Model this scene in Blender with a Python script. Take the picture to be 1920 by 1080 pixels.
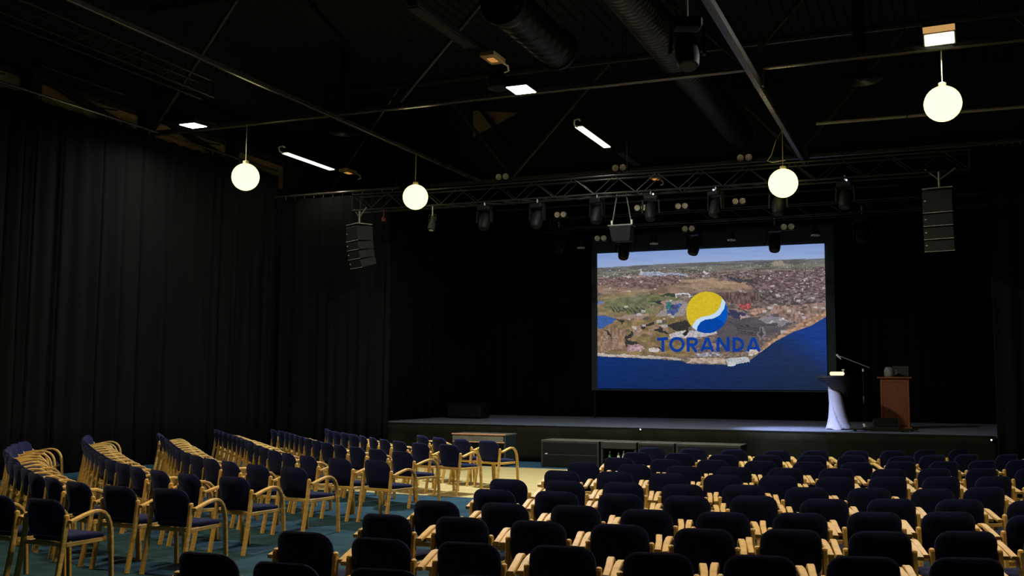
import bpy, bmesh, math, random
import numpy as np
from mathutils import Vector, Matrix

for _o in list(bpy.data.objects):
    bpy.data.objects.remove(_o, do_unlink=True)
scene = bpy.context.scene
COL = scene.collection
PI = math.pi
random.seed(7)

# ------------------------------------------------------------------ camera
YAW, PITCH, ROLL, CAM_H = math.radians(22.51), math.radians(5.234), math.radians(.307), 1.80
FWD = Vector((-math.sin(YAW) * math.cos(PITCH), math.cos(YAW) * math.cos(PITCH), math.sin(PITCH)))
_r = Vector((math.cos(YAW), math.sin(YAW), 0))
_u = _r.cross(FWD)
RIGHT = math.cos(ROLL) * _r + math.sin(ROLL) * _u
UP = -math.sin(ROLL) * _r + math.cos(ROLL) * _u
cam_data = bpy.data.cameras.new('camera')
cam_data.sensor_width = 36
cam_data.lens = 36.0
cam_data.clip_end = 200
cam = bpy.data.objects.new('camera', cam_data)
COL.objects.link(cam)
cam.matrix_world = Matrix(((RIGHT.x, UP.x, -FWD.x, 0), (RIGHT.y, UP.y, -FWD.y, 0),
                           (RIGHT.z, UP.z, -FWD.z, CAM_H), (0, 0, 0, 1)))
scene.camera = cam

# ------------------------------------------------------------------ world, exposure, lamp powers
world = bpy.data.worlds.new('world')
scene.world = world
world.use_nodes = True
world.node_tree.nodes['Background'].inputs[0].default_value = (0, 0, 0, 1)
world.node_tree.nodes['Background'].inputs[1].default_value = 0
vs = scene.view_settings
vs.view_transform = 'Standard'
vs.look = 'None'
vs.exposure = 0
vs.gamma = 1
vs.use_curve_mapping = False
GLOBE_W, FLOOD_W, TUBE_W, SPOT_W = 90, 560, 20, 4600
GLOBE_C = (1.0, .80, .45)
FLOOD_C = (.96, .97, .93)
WARM_C = (1.0, .74, .38)

# ------------------------------------------------------------------ materials
def mat(name, col, rough=.6, metal=0, noise=None, spec=.5, bump=None, sheen=0):
    """noise=(scale, amount, (sx,sy,sz)) varies the colour; bump=(scale, strength)"""
    m = bpy.data.materials.new(name)
    m.use_nodes = True
    nt = m.node_tree
    b = nt.nodes['Principled BSDF']
    b.inputs['Base Color'].default_value = (*col, 1)
    b.inputs['Roughness'].default_value = rough
    b.inputs['Metallic'].default_value = metal
    b.inputs['Specular IOR Level'].default_value = spec
    if sheen:
        b.inputs['Sheen Weight'].default_value = sheen
        b.inputs['Sheen Tint'].default_value = (.35, .42, .9, 1)
        b.inputs['Sheen Roughness'].default_value = .4
    if noise or bump:
        tc = nt.nodes.new('ShaderNodeTexCoord')
        mp = nt.nodes.new('ShaderNodeMapping')
        nt.links.new(tc.outputs['Object'], mp.inputs[0])
    if noise:
        mp.inputs['Scale'].default_value = noise[2]
        n = nt.nodes.new('ShaderNodeTexNoise')
        n.inputs['Scale'].default_value = noise[0]
        n.inputs['Detail'].default_value = 4
        nt.links.new(mp.outputs[0], n.inputs['Vector'])
        r = nt.nodes.new('ShaderNodeValToRGB')
        a = noise[1]
        r.color_ramp.elements[0].position = .3
        r.color_ramp.elements[1].position = .7
        r.color_ramp.elements[0].color = (*[c * (1 - a) for c in col], 1)
        r.color_ramp.elements[1].color = (*[min(1, c * (1 + a)) for c in col], 1)
        nt.links.new(n.outputs['Fac'], r.inputs[0])
        nt.links.new(r.outputs[0], b.inputs['Base Color'])
    if bump:
        n2 = nt.nodes.new('ShaderNodeTexNoise')
        n2.inputs['Scale'].default_value = bump[0]
        nt.links.new(tc.outputs['Object'], n2.inputs['Vector'])
        bp = nt.nodes.new('ShaderNodeBump')
        bp.inputs['Strength'].default_value = bump[1]
        bp.inputs['Distance'].default_value = .01
        nt.links.new(n2.outputs['Fac'], bp.inputs['Height'])
        nt.links.new(bp.outputs[0], b.inputs['Normal'])
    return m

def emit(name, col, strength):
    m = bpy.data.materials.new(name)
    m.use_nodes = True
    nt = m.node_tree
    nt.nodes.remove(nt.nodes['Principled BSDF'])
    e = nt.nodes.new('ShaderNodeEmission')
    e.inputs[0].default_value = (*col, 1)
    e.inputs[1].default_value = strength
    nt.links.new(e.outputs[0], nt.nodes['Material Output'].inputs[0])
    return m

WOOD = mat('beech_wood', (.60, .395, .112), .55, noise=(9, .22, (1, 1, 6)))
NAVY = mat('navy_wool', (.0078, .0118, .056), .95, noise=(60, .25, (1, 1, 1)), spec=.15, bump=(350, .25), sheen=.22)
CARPET = mat('teal_carpet', (.018, .054, .086), .95, noise=(3, .28, (1, 1, 1)), spec=.1, bump=(120, .5))
CURTAIN = mat('black_molton', (.0046, .0045, .0040), .95, noise=(1.6, .18, (1, 1, .2)), spec=.1)
BACKDROP = mat('black_backdrop', (.004, .004, .004), .95, spec=.05, noise=(2, .2, (1, 1, .2)))
SKIRT = mat('stage_skirt_cloth', (.0095, .0092, .0042), .95, noise=(2.5, .3, (1, 1, 1)), spec=.1)
DECK = mat('stage_deck_paint', (.11, .125, .17), .5, noise=(4, .2, (1, 1, 1)))
STEEL = mat('painted_steel', (.05, .043, .034), .27, noise=(4, .2, (1, 1, 1)))
ALU = mat('dark_truss_tube', (.011, .0105, .0085), .5, 0, spec=.35, noise=(8, .15, (1, 1, 1)))
BLACKM = mat('black_metal', (.003, .003, .003), .6, spec=.2, noise=(12, .2, (1, 1, 1)))
GREYM = mat('grey_box_paint', (.0065, .007, .0045), .7, noise=(20, .2, (1, 1, 1)))
SILVER = mat('bare_silver_metal', (.30, .29, .26), .4, .3, noise=(15, .1, (1, 1, 1)))
PALE = mat('pale_reflector', (.62, .58, .46), .45, noise=(40, .35, (1, 1, 1)))
DUCTM = mat('dark_duct_sheet', (.007, .007, .0075), .4, .1, noise=(3, .2, (1, 1, 1)))
OCHRE = mat('ochre_wall_board', (.26, .19, .095), .8, noise=(3, .2, (1, 1, 1)))
CEIL = mat('black_roof_deck', (.0035, .0035, .0033), .9, noise=(2, .2, (1, 1, 1)))
WALLB = mat('dark_wall_paint', (.012, .012, .012), .9, noise=(2, .2, (1, 1, 1)))
PIPEW = mat('cream_conduit', (.33, .31, .21), .5, noise=(6, .1, (1, 1, 1)))
CORD = mat('cream_cord', (.55, .45, .25), .6, noise=(6, .1, (1, 1, 1)))
GLOBE = emit('glowing_opal_glass', (1.0, .90, .33), 2.6)
FLOODM = emit('flood_led_face', (.95, .98, 1.0), 14)
TUBEM = emit('fluorescent_diffuser', (1.0, .97, .74), 2.2)
AMBER_RIM = emit('rim_reflection_glow', (1.0, .55, .18), .55)  # amber reflection on the floodlight rim, painted as emission
AMBER = emit('fixture_reflection_glow', (1.0, .42, .10), .55)  # reflected amber light on the ceiling fixtures, painted as emission
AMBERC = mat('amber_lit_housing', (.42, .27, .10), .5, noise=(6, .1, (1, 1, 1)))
LEDB = emit('blue_led', (.35, .5, 1.0), 5)
LEDW = emit('white_led', (1, .98, .9), 3)
LAMPW = emit('warm_lamp_shell', (1.0, .84, .52), 1.3)
LILAC = mat('lilac_stretch_cloth', (.27, .265, .34), .75, noise=(5, .06, (1, 1, 1)))
BLACKCLOTH = mat('black_table_cloth', (.006, .006, .009), .7, noise=(5, .1, (1, 1, 1)))
LECT = mat('lectern_mahogany', (.16, .042, .006), .45, noise=(7, .3, (1, 1, 5)))
LECTP = mat('lectern_panel', (.13, .030, .0035), .5, noise=(30, .25, (1, 1, .3)))
REDWOOD = mat('reddish_table_edge', (.55, .26, .14), .4, noise=(6, .2, (4, 1, 1)))
GREYP = mat('grey_green_fascia', (.10, .10, .075), .6, noise=(5, .25, (1, 1, 1)))
TEALB = mat('dark_teal_side', (.010, .020, .024), .6, noise=(5, .2, (1, 1, 1)))
CERAM = mat('pale_glass_jug', (.16, .17, .15), .1, noise=(30, .3, (1, 1, 1)))
GREENG = mat('green_bottle_glass', (.03, .16, .05), .2, noise=(8, .1, (1, 1, 1)))
WHITEP = mat('white_plastic', (.6, .6, .55), .5, noise=(8, .05, (1, 1, 1)))
REDP = mat('red_plastic', (.16, .018, .015), .5, noise=(8, .1, (1, 1, 1)))
BORDER = mat('screen_border', (.010, .022, .022), .8, noise=(2, .1, (1, 1, 1)))  # teal tint paints the projector's faint spill on the border

def parquet():
    m = bpy.data.materials.new('oak_parquet')
    m.use_nodes = True
    nt = m.node_tree
    b = nt.nodes['Principled BSDF']
    b.inputs['Roughness'].default_value = .38
    tc = nt.nodes.new('ShaderNodeTexCoord')
    br = nt.nodes.new('ShaderNodeTexBrick')
    br.inputs['Scale'].default_value = 1
    br.inputs['Brick Width'].default_value = 1.4
    br.inputs['Row Height'].default_value = .13
    br.inputs['Mortar Size'].default_value = .004
    br.inputs['Color1'].default_value = (.55, .47, .22, 1)
    br.inputs['Color2'].default_value = (.45, .36, .155, 1)
    br.inputs['Mortar'].default_value = (.17, .12, .05, 1)
    nt.links.new(tc.outputs['Object'], br.inputs['Vector'])
    nt.links.new(br.outputs['Color'], b.inputs['Base Color'])
    return m
PARQ = parquet()

# ------------------------------------------------------------------ mesh helpers
class MB:
    """collects shapes, then links them as ONE mesh object"""
    def __init__(s):
        s.v, s.f = [], []
    def add(s, vs, fs):
        n = len(s.v)
        s.v += [tuple(v) for v in vs]
        s.f += [tuple(i + n for i in f) for f in fs]
        return s
    def box(s, c, d, rot=None, ch=0):
        """box at c of size d; ch chamfers the edges"""
        bm = bmesh.new()
        bmesh.ops.create_cube(bm, size=1)
        for v in bm.verts:
            v.co = Vector((v.co.x * d[0], v.co.y * d[1], v.co.z * d[2]))
        if ch:
            bmesh.ops.bevel(bm, geom=bm.edges[:], offset=ch, segments=1, affect='EDGES')
        M = Matrix.Translation(Vector(c)) @ (rot.to_4x4() if rot is not None else Matrix())
        bm.verts.ensure_lookup_table()
        s.add([M @ v.co for v in bm.verts], [[v.index for v in f.verts] for f in bm.faces])
        bm.free()
        return s
    def tube(s, pts, r, n=8, rect=None, side=None, cap=True):
        """sweep along pts; rect=(w,t) gives a rectangular section, w along side"""
        pts = [Vector(p) for p in pts]
        rings = []
        for i, p in enumerate(pts):
            t = (pts[min(i + 1, len(pts) - 1)] - pts[max(i - 1, 0)]).normalized()
            ref = Vector(side) if side else (Vector((0, 0, 1)) if abs(t.z) < .9 else Vector((1, 0, 0)))
            a = (ref - t * ref.dot(t)).normalized()
            b = t.cross(a)
            if rect:
                w, h = rect[0] / 2, rect[1] / 2
                k = min(w, h) * .35
                rings.append([p + a * x + b * y for x, y in ((w, h - k), (w - k, h), (-w + k, h), (-w, h - k),
                                                             (-w, -h + k), (-w + k, -h), (w - k, -h), (w, -h + k))])
            else:
                rr = r[i] if isinstance(r, (list, tuple)) else r
                rings.append([p + (a * math.cos(q) + b * math.sin(q)) * rr for q in (2 * PI * j / n for j in range(n))])
        m = len(rings[0])
        vs = [v for R in rings for v in R]
        fs = [(i * m + j, i * m + (j + 1) % m, (i + 1) * m + (j + 1) % m, (i + 1) * m + j)
              for i in range(len(rings) - 1) for j in range(m)]
        if cap:
            fs += [tuple(range(m))[::-1], tuple(range((len(rings) - 1) * m, len(rings) * m))]
        return s.add(vs, fs)
    def lathe(s, prof, n=24, M=None, cap=True):
        """prof = [(r,z),...] turned about z, then moved by M"""
        M = M or Matrix()
        vs = [M @ Vector((r * math.cos(2 * PI * j / n), r * math.sin(2 * PI * j / n), z)) for r, z in prof for j in range(n)]
        fs = [(i * n + j, i * n + (j + 1) % n, (i + 1) * n + (j + 1) % n, (i + 1) * n + j)
              for i in range(len(prof) - 1) for j in range(n)]
        if cap:
            if prof[0][0] > 1e-5:
                fs.append(tuple(range(n))[::-1])
            if prof[-1][0] > 1e-5:
                fs.append(tuple(range((len(prof) - 1) * n, len(prof) * n)))
        return s.add(vs, fs)
    def prism(s, poly, off):
        """flat polygon (3D points) extruded by off"""
        n = len(poly)
        off = Vector(off)
        P = [Vector(p) for p in poly]
        fs = [tuple(range(n))[::-1], tuple(range(n, 2 * n))] + [(i, (i + 1) % n, n + (i + 1) % n, n + i) for i in range(n)]
        return s.add(P + [p + off for p in P], fs)
    def mesh(s, name, smooth=False):
        me = bpy.data.meshes.new(name)
        me.from_pydata(s.v, [], s.f)
        bm = bmesh.new()
        bm.from_mesh(me)
        bmesh.ops.recalc_face_normals(bm, faces=bm.faces[:])
        bm.to_mesh(me)
        bm.free()
        if smooth:
            me.shade_smooth()
            try:
                me.set_sharp_from_angle(angle=math.radians(40))
            except Exception:
                pass
        me.update()
        return me
    def build(s, name, m, parent=None, smooth=False):
        return obj(name, s.mesh(name, smooth), m, parent)

def obj(name, me, m=None, parent=None):
    o = bpy.data.objects.new(name, me)
    COL.objects.link(o)
    if m is not None and not me.materials:
        me.materials.append(m)
    if parent is not None:
        o.parent = parent
    return o

def tag(o, label=None, cat=None, group=None, kind=None):
    for k, v in (('label', label), ('category', cat), ('group', group), ('kind', kind)):
        if v:
            o[k] = v
    return o

def thing(name, label, cat, loc=(0, 0, 0), rz=0, group=None):
    o = bpy.data.objects.new(name, None)
    o.empty_display_size = .1
    COL.objects.link(o)
    o.location = loc
    o.rotation_euler = (0, 0, rz)
    return tag(o, label, cat, group)

def dup(root, loc, rz=0, label=None, group=None, scale=None):
    """a copy of a thing with copies of its parts and sub-parts (mesh data shared)"""
    r = root.copy()
    COL.objects.link(r)
    r.location = loc
    r.rotation_euler = (0, 0, rz)
    if scale:
        r.scale = (scale, scale, scale)
    tag(r, label, None, group)
    for ch in root.children:
        c = ch.copy()
        COL.objects.link(c)
        c.parent = r
        for g in ch.children:
            d = g.copy()
            COL.objects.link(d)
            d.parent = c
    return r

def point_lamp(loc, power, col, radius, name='globe_light'):
    l = bpy.data.lights.new(name, 'POINT')
    l.energy = power
    l.color = col
    l.shadow_soft_size = radius
    o = bpy.data.objects.new(name, l)
    COL.objects.link(o)
    o.location = loc
    return o

def area_lamp(loc, normal, power, col, sx, sy, name, spread=165):
    l = bpy.data.lights.new(name, 'AREA')
    l.shape = 'RECTANGLE'
    l.size, l.size_y = sx, sy
    l.energy = power
    l.color = col
    l.spread = math.radians(spread)
    o = bpy.data.objects.new(name, l)
    COL.objects.link(o)
    o.location = loc
    o.rotation_euler = Vector(normal).to_track_quat('-Z', 'Y').to_euler()
    return o

ORD = ['zeroth', 'first', 'second', 'third', 'fourth', 'fifth', 'sixth', 'seventh', 'eighth', 'ninth', 'tenth',
       'eleventh', 'twelfth', 'thirteenth', 'fourteenth', 'fifteenth', 'sixteenth', 'seventeenth', 'eighteenth']

# ------------------------------------------------------------------ room shell
XL, XR, YB, YF, ZC = -15.9, 4.6, -4.0, 28.6, 10.1
def slab(name, x0, x1, y0, y1, z0, z1, m, parent=None, kind='structure'):
    o = MB().box(((x0 + x1) / 2, (y0 + y1) / 2, (z0 + z1) / 2), (x1 - x0, y1 - y0, z1 - z0)).build(name, m, parent)
    if kind and parent is None:
        o['kind'] = kind
    return o
slab('floor', XL, XR, YB, YF, -.2, 0, CARPET)
pf = slab('floor_parquet', -10.6, 1.5, 14.68, 20.15, .0, .006, PARQ)
for nm, a in (('trim_1', (-10.6, 1.5, 14.64, 14.68)), ('trim_2', (-10.6, 1.5, 20.15, 20.19))):
    slab(nm, *a, 0, .008, PIPEW)
slab('wall_left', XL - .2, XL, YB, YF, 0, ZC, WALLB)
slab('wall_right', XR, XR + .2, YB, YF, 0, ZC, WALLB)
slab('wall_back', XL, XR, YF, YF + .2, 0, ZC, WALLB)
slab('wall_front', XL, XR, YB - .2, YB, 0, ZC, WALLB)
# corrugated roof deck, ribs along the hall
cm = MB()
xs = np.arange(XL, XR + .01, .25)
prof = []
for i, x in enumerate(xs[:-1]):
    prof += [(x, ZC), (x + .1, ZC), (x + .125, ZC - .05), (x + .225, ZC - .05)]
prof.append((XR, ZC))
cm.add([(x, YB, z) for x, z in prof] + [(x, YF, z) for x, z in prof] + [(XL, YB, ZC + .2), (XR, YB, ZC + .2), (XL, YF, ZC + .2), (XR, YF, ZC + .2)],
       [(i, i + 1, len(prof) + i + 1, len(prof) + i) for i in range(len(prof) - 1)]
       + [(2 * len(prof), 2 * len(prof) + 1, 2 * len(prof) + 3, 2 * len(prof) + 2)])
cm.build('ceiling', CEIL)['kind'] = 'structure'
# ochre boarding of the side wall that shows above the curtain rail
slab('trim_3', XL, XL + .03, 11.6, 13.95, 6.85, 7.50, OCHRE)
slab('trim_4', XL, XL + .03, 14.25, 17.02, 6.85, 7.50, OCHRE)
slab('trim_5', XL, XL + .03, 17.3, 20.0, 6.85, 7.50, OCHRE)
slab('trim_6', XL, XL + .03, 20.2, 22.4, 6.85, 7.45, OCHRE)

# ------------------------------------------------------------------ curtains
def curtain(label, p0, p1, z0, z1, seed, m=CURTAIN, lam=.24, amp=.055, scallop=0, group=None, name='pleated_curtain', rows=7, crease=0):
    rnd = random.Random(seed)
    p0, p1 = Vector((*p0, 0)), Vector((*p1, 0))
    L = (p1 - p0).length
    d = (p1 - p0) / L
    n = Vector((-d.y, d.x, 0))
    # irregular pleats: widths and depths vary from fold to fold
    knots, s, sg = [(0, 0)], 0, 1
    while s < L:
        s += lam * rnd.uniform(.3, .8)
        knots.append((min(s, L), sg * amp * rnd.uniform(.25, 1)))
        sg = -sg
        if rnd.random() < .15:
            s += lam * rnd.uniform(.4, 1.1)
            knots.append((min(s, L), knots[-1][1] * .7))
    N = int(L / (.018 if crease else .03))
    cr, s = [], rnd.uniform(.1, .4)
    while crease and s < L - .1:
        cr.append((s, rnd.uniform(.05, .14), rnd.uniform(.018, .04), rnd.uniform(-.04, .04)))
        s += rnd.uniform(.18, .75)
    ks, ka = zip(*knots)
    def prof(t):
        for i in range(len(ks) - 1):
            if t <= ks[i + 1]:
                w = (t - ks[i]) / max(1e-6, ks[i + 1] - ks[i])
                w = .5 - .5 * math.cos(PI * w)
                return ka[i] * (1 - w) + ka[i + 1] * w
        return 0
    vs = []
    for j in range(rows + 1):
        h = j / rows
        for i in range(N + 1):
            t = L * i / N
            a = prof(t) * (1 - .45 * h) + .012 * math.sin(3.1 * h * PI + t * 5) * (1 - h)
            for c, dp, w, dr in cr:
                q = (t - c - dr * h) / w
                if abs(q) < 3:
                    a -= dp * math.exp(-q * q) * (1 - .6 * h)
            z = z0 + (z1 - z0) * h
            if j == rows and scallop:
                z -= scallop * (1 - abs(math.cos(PI * t / .42)))
            q = p0 + d * t + n * a
            vs.append((q.x, q.y, z))
    fs = [(j * (N + 1) + i, j * (N + 1) + i + 1, (j + 1) * (N + 1) + i + 1, (j + 1) * (N + 1) + i) for j in range(rows) for i in range(N)]
    o = MB().add(vs, fs).build(name, m, None, True)
    s = o.modifiers.new('thickness', 'SOLIDIFY')
    s.thickness = .012
    return tag(o, label, 'curtain', group)

ys = [21.75, 19.5, 17.25, 15.0, 12.75, 10.5, 8.2]
for i in range(len(ys) - 1):
    lb = ['black pleated side wall curtain in the corner next to the stage curtain',
          'black pleated side wall curtain, second length from the stage corner',
          'black pleated side wall curtain, third length from the stage corner',
          'black pleated side wall curtain, fourth length from the stage corner',
          'black pleated side wall curtain, fifth length, at the left picture edge',
          'black pleated side wall curtain, sixth length, beyond the left picture edge'][i]
    curtain(lb, (-15.55, ys[i] - .01), (-15.55, ys[i + 1] + .01), .03, 7.06, 20 + i, lam=.36, amp=.07, scallop=.035, crease=1, group='side wall curtain lengths')
curtain('black floor-length curtain closing the left side of the stage front', (-15.4, 21.72), (-12.22, 21.72), .03, 6.40, 40, lam=.26, amp=.05)
curtain('black floor-length curtain closing the right side of the stage front', (1.02, 21.72), (4.45, 21.72), .03, 6.40, 41, lam=.26, amp=.05)
curtain('black backdrop curtain hanging behind the projection screen', (-15.3, 28.3), (4.3, 28.3), .83, 8.0, 42, BACKDROP, lam=.3, amp=.05, rows=2)
curtain('black wing curtain masking the left side of the stage', (-12.6, 28.1), (-12.6, 22.3), .83, 7.5, 43, BACKDROP, rows=2)
curtain('black wing curtain masking the right side of the stage', (1.9, 22.3), (1.9, 28.1), .83, 7.5, 44, BACKDROP, rows=2)
curtain('black curtain along the wall on the right of the audience', (4.3, 2.0), (4.3, 21.6), .03, 7.0, 45, lam=.35, amp=.07, rows=3)

def rail(label, pts, r, hooks, name='curtain_rail', m=STEEL):
    t = thing(name, label, 'rail', pts[0])
    o = Vector(pts[0])
    MB().tube([Vector(p) - o for p in pts], r, 8).build('rail_tube', m, t, True)
    hm = MB().tube([(0, 0, 0), (0, 0, -.07)], .006, 5).mesh('hook')
    for h in hooks:
        k = obj('hook', hm, SILVER, t)
        k.location = Vector(h) - o
    return t
rail('long steel curtain rail below the ochre wall strip', [(-15.55, 8, 7.17), (-15.55, 21.7, 7.17)], .028,
     [(-15.55, y, 7.15) for y in np.arange(12, 21.7, .42)])
rail('steel rail carrying the stage-left front curtain', [(-15.7, 21.6, 6.47), (-11.9, 21.6, 6.47)], .032,
     [(x, 21.6, 6.45) for x in np.arange(-15.2, -12.1, .28)])
rail('steel rail carrying the stage-right front curtain', [(.9, 21.6, 6.47), (4.5, 21.6, 6.47)], .03,
     [(x, 21.6, 6.45) for x in np.arange(1.05, 2.4, .14)])

# ------------------------------------------------------------------ stage
st = thing('stage_platform', 'low wide stage with blue-grey deck and dark cloth skirt', 'stage', (-5.7, 25, 0))
def loc(o, parent):
    o.location = Vector(o.location) - Vector(parent.location)
    return o
loc(slab('deck', -15.3, 4.3, 21.86, 28.1, .76, .82, DECK, st), st)
loc(slab('nosing', -12.3, 1.0, 21.83, 21.86, .775, .815, BLACKM, st), st)
loc(slab('frame', -15.2, 4.2, 22.0, 28.0, .0, .76, BLACKM, st), st)
sk = curtain('', (-12.35, 21.84), (1.0, 21.84), .012, .775, 50, SKIRT, lam=1.4, amp=.018, name='skirt', rows=5)
for k in ('label', 'category'):
    if k in sk:
        del sk[k]
sk.parent = st
loc(sk, st)

# ------------------------------------------------------------------ roof steel
def bar(name, a, b, w, t, m, parent=None, label=None, cat=None):
    a, b = Vector(a), Vector(b)
    if parent is None:
        o = MB().tube([(0, 0, 0), b - a], 0, rect=(w, t)).build(name, m)
        o.location = a
        return tag(o, label, cat)
    return MB().tube([a, b], 0, rect=(w, t)).build(name, m, parent)

def roof_truss(y, label, nodes, zb=7.17, zt=9.95):
    t = thing('roof_truss', label, 'roof truss', (XL + .05, y, zb), group=None)
    def L(x, z):
        return (x - XL - .05, 0, z - zb)
    bar('bottom_chord', L(XL + .05, zb), L(XR - .05, zb), .11, .10, STEEL, t)
    bar('top_chord', L(XL + .05, zt), L(XR - .05, zt), .12, .12, STEEL, t)
    for (x0, x1) in nodes:
        bar('brace', L(x0, zb + .05), L(x1, zt - .05), .08, .08, STEEL, t)
    return t
roof_truss(17.35, 'steel roof truss whose bottom chord carries the three floodlights',
           [(-15.75, -13.6), (-9.65, -7.0), (-9.65, -12.0), (-2.9, -5.5), (-2.9, -.4), (4.3, 1.8)])
roof_truss(24.5, 'far steel roof truss with paired spotlights above the stage front',
           [(-15.75, -13.6), (-10.15, -7.5), (-10.15, -12.4), (-2.9, -5.4), (-2.9, -.4), (4.3, 1.8)], 7.10)
roof_truss(8.0, 'near steel roof truss above the middle rows, just out of view',
           [(-15.75, -13.6), (-9.65, -7.0), (-9.65, -12.0), (-2.9, -5.5), (-2.9, -.4), (4.3, 1.8)])
bar('ceiling_beam', (-2.66, 6, 6.85), (-2.66, 24.1, 6.85), .15, .12, STEEL, None, 'straight steel beam running towards the stage above the right seats', 'beam')
bar('ceiling_beam', (-10.79, 6, 6.97), (-10.79, 24.0, 6.97), .09, .07, STEEL, None, 'thin steel beam running towards the stage above the left seats', 'beam')
for y in (8.0, 17.35, 24.0):
    k = MB().box((0, 0, 0), (.17, .14, .36), None, .01).build('beam_joint', STEEL)
    k.location = (-2.66, y, 7.0)
    tag(k, {8.0: 'steel joint block where the straight beam meets the near truss', 17.35: 'steel joint block where the straight beam crosses the floodlight truss', 24.0: 'steel joint block at the stage end of the straight beam'}[y], 'joint')
# lattice girder along the side wall: dark posts and slanting struts
g = thing('wall_girder', 'dark lattice girder crossing the ochre strip of the side wall', 'girder', (-15.72, 12, 7.2))
for y in (14.1, 17.15, 20.1):
    MB().box((0, y - 12, .3), (.2, .24, 1.3)).build('post', BLACKM, g)
for a, b in (((13.95, 7.62), (17.1, 6.98)), ((12.2, 7.25), (13.4, 7.38)), ((15.75, 7.34), (16.2, 7.4)), ((18.95, 7.33), (19.55, 7.4)), ((17.2, 7.62), (20.1, 7.05))):
    w = .13 if b[0] - a[0] > 2 else .03
    bar('strut', (.05, a[0] - 12, a[1] - 7.2), (.05, b[0] - 12, b[1] - 7.2), w, w, BLACKM, g)
MB().box((.0, 5, .72), (.3, 13, .6)).build('top_fascia', BLACKM, g)
# triangular ochre boards in the roof
for lb, P in (('triangular ochre board high between the far roof braces', ((-12.0, 26, 9.5), (-10.65, 26, 9.3), (-12.0, 26, 8.74))),):
    o = MB().prism(P, (0, .05, 0)).build('roof_board', OCHRE)
    tag(o, lb, 'board')
bar('roof_strut', (-12.1, 25.85, 9.95), (-10.0, 25.85, 7.3), .09, .09, BLACKM, None, 'dark slanting strut in front of the triangular ochre board', 'strut')
# cream conduit with its cable
t = thing('conduit_pipe', 'cream conduit pipe high on the right below the roof truss', 'pipe', (-2.14, 21.4, 7.1))
MB().tube([(0, 0, 0), (6.6, .15, 0)], .033, 8).build('pipe', PIPEW, t, True)
MB().tube([(.0, 0, 0), (-.2, 0, -.08), (-.35, -.02, -.12), (-.55, -.05, -.1), (-.66, -.1, -.08)], .014, 6).build('cable', BLACKM, t, True)
# ducts
def duct(label, x, y0, y1, z, r, step, flange=False):
    t = thing('air_duct', label, 'duct', (x, y0, z))
    prof = []
    n = int((y1 - y0) / step)
    for i in range(n):
        prof += [(r, i * step), (r, (i + .72) * step), (r + .018, (i + .86) * step)]
    prof.append((r, n * step))
    M = Matrix.Rotation(-PI / 2, 4, 'X')
    MB().lathe(prof, 26, M, cap=False).build('duct_tube', DUCTM, t, True)
    if flange:
        for q in (0, y1 - y0):
            MB().lathe([(r - .02, q - .05), (r + .05, q - .05), (r + .06, q), (r + .05, q + .05), (r - .02, q + .05)], 26, M, cap=False).build('flange', DUCTM, t, True)
    hm = MB().tube([(0, 0, r), (0, 0, ZC - z - .03)], .008, 6).mesh('hanger')
    for q in (.6, (y1 - y0) / 2, y1 - y0 - .6):
        k = obj('hanger', hm, BLACKM, t)
        k.location = (0, q, 0)
    return t
duct('long ribbed round ventilation duct running under the roof', -4.65, 8, 27, 8.35, .36, .16)
duct('short flanged duct silencer hanging left of the long duct', -6.65, 15.6, 18.3, 8.25, .36, .3, True)
for lb, p, r in (('round ceiling air diffuser above the right rows', (-1.25, 20.97, 7.8), .46), ('round ceiling air diffuser above the lit left tube lamp', (-13.1, 20.95, 7.8), .42)):
    t = thing('ceiling_diffuser', lb, 'air diffuser', p)
    for k, rr in enumerate((1, .72, .45)):
        MB().lathe([(r * rr, 0), (r * rr - .05, .05), (r * rr - .06, .05), (r * rr - .02, -.01)], 28, None, False).build('ring', DUCTM, t, True)
    MB().lathe([(0, -.01), (r * .2, 0), (r * .2, .06), (0, .06)], 20).build('hub', DUCTM, t, True)
    MB().lathe([(.12, .05), (.12, ZC - p[2] - .02)], 12).build('neck', BLACKM, t, True)

# ------------------------------------------------------------------ box trusses
def box_truss(label, x0, x1, y, zb, s, bay, axis='x', r=.024):
    t = thing('lighting_truss', label, 'truss', (x0, y, zb))
    Lg = x1 - x0
    def P(a, b, c):
        return (a, b, c) if axis == 'x' else (b, a, c)
    for b in (-s / 2, s / 2):
        for c in (0, s):
            MB().tube([P(0, b, c), P(Lg, b, c)], r, 8).build('chord', ALU, t, True)
    n = max(1, round(Lg / bay))
    w = Lg / n
    up = MB().tube([P(0, 0, 0), P(w, 0, s)], r * .42, 6).mesh('lattice_bar', True)
    dn = MB().tube([P(0, 0, s), P(w, 0, 0)], r * .42, 6).mesh('lattice_bar', True)
    fl = MB().tube([P(0, -s / 2, 0), P(w, s / 2, 0)], r * .42, 6).mesh('lattice_bar', True)
    for i in range(n):
        for b in (-s / 2, s / 2):
            k = obj('lattice_bar', up if i % 2 else dn, ALU, t)
            k.location = P(i * w, b, 0)
        k = obj('lattice_bar', fl, ALU, t)
        k.location = P(i * w, 0, 0)
    for a in (0, Lg):
        for b in (-s / 2, s / 2):
            MB().tube([P(a, b, 0), P(a, b, s)], r * .7, 6).build('end_post', ALU, t, True)
    for a in (Lg * .08, Lg * .5, Lg * .92):
        MB().tube([P(a, 0, s), P(a, 0, ZC - zb - .03)], .008, 6).build('hanging_chain', BLACKM, t)
    return t
box_truss('long front lighting truss hung across the stage front', -12.75, .68, 21.0, 5.83, .38, .46)
box_truss('thin rear lighting truss hung in front of the screen top', -9.6, 1.6, 26.0, 5.95, .28, .4, r=.02)
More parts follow.
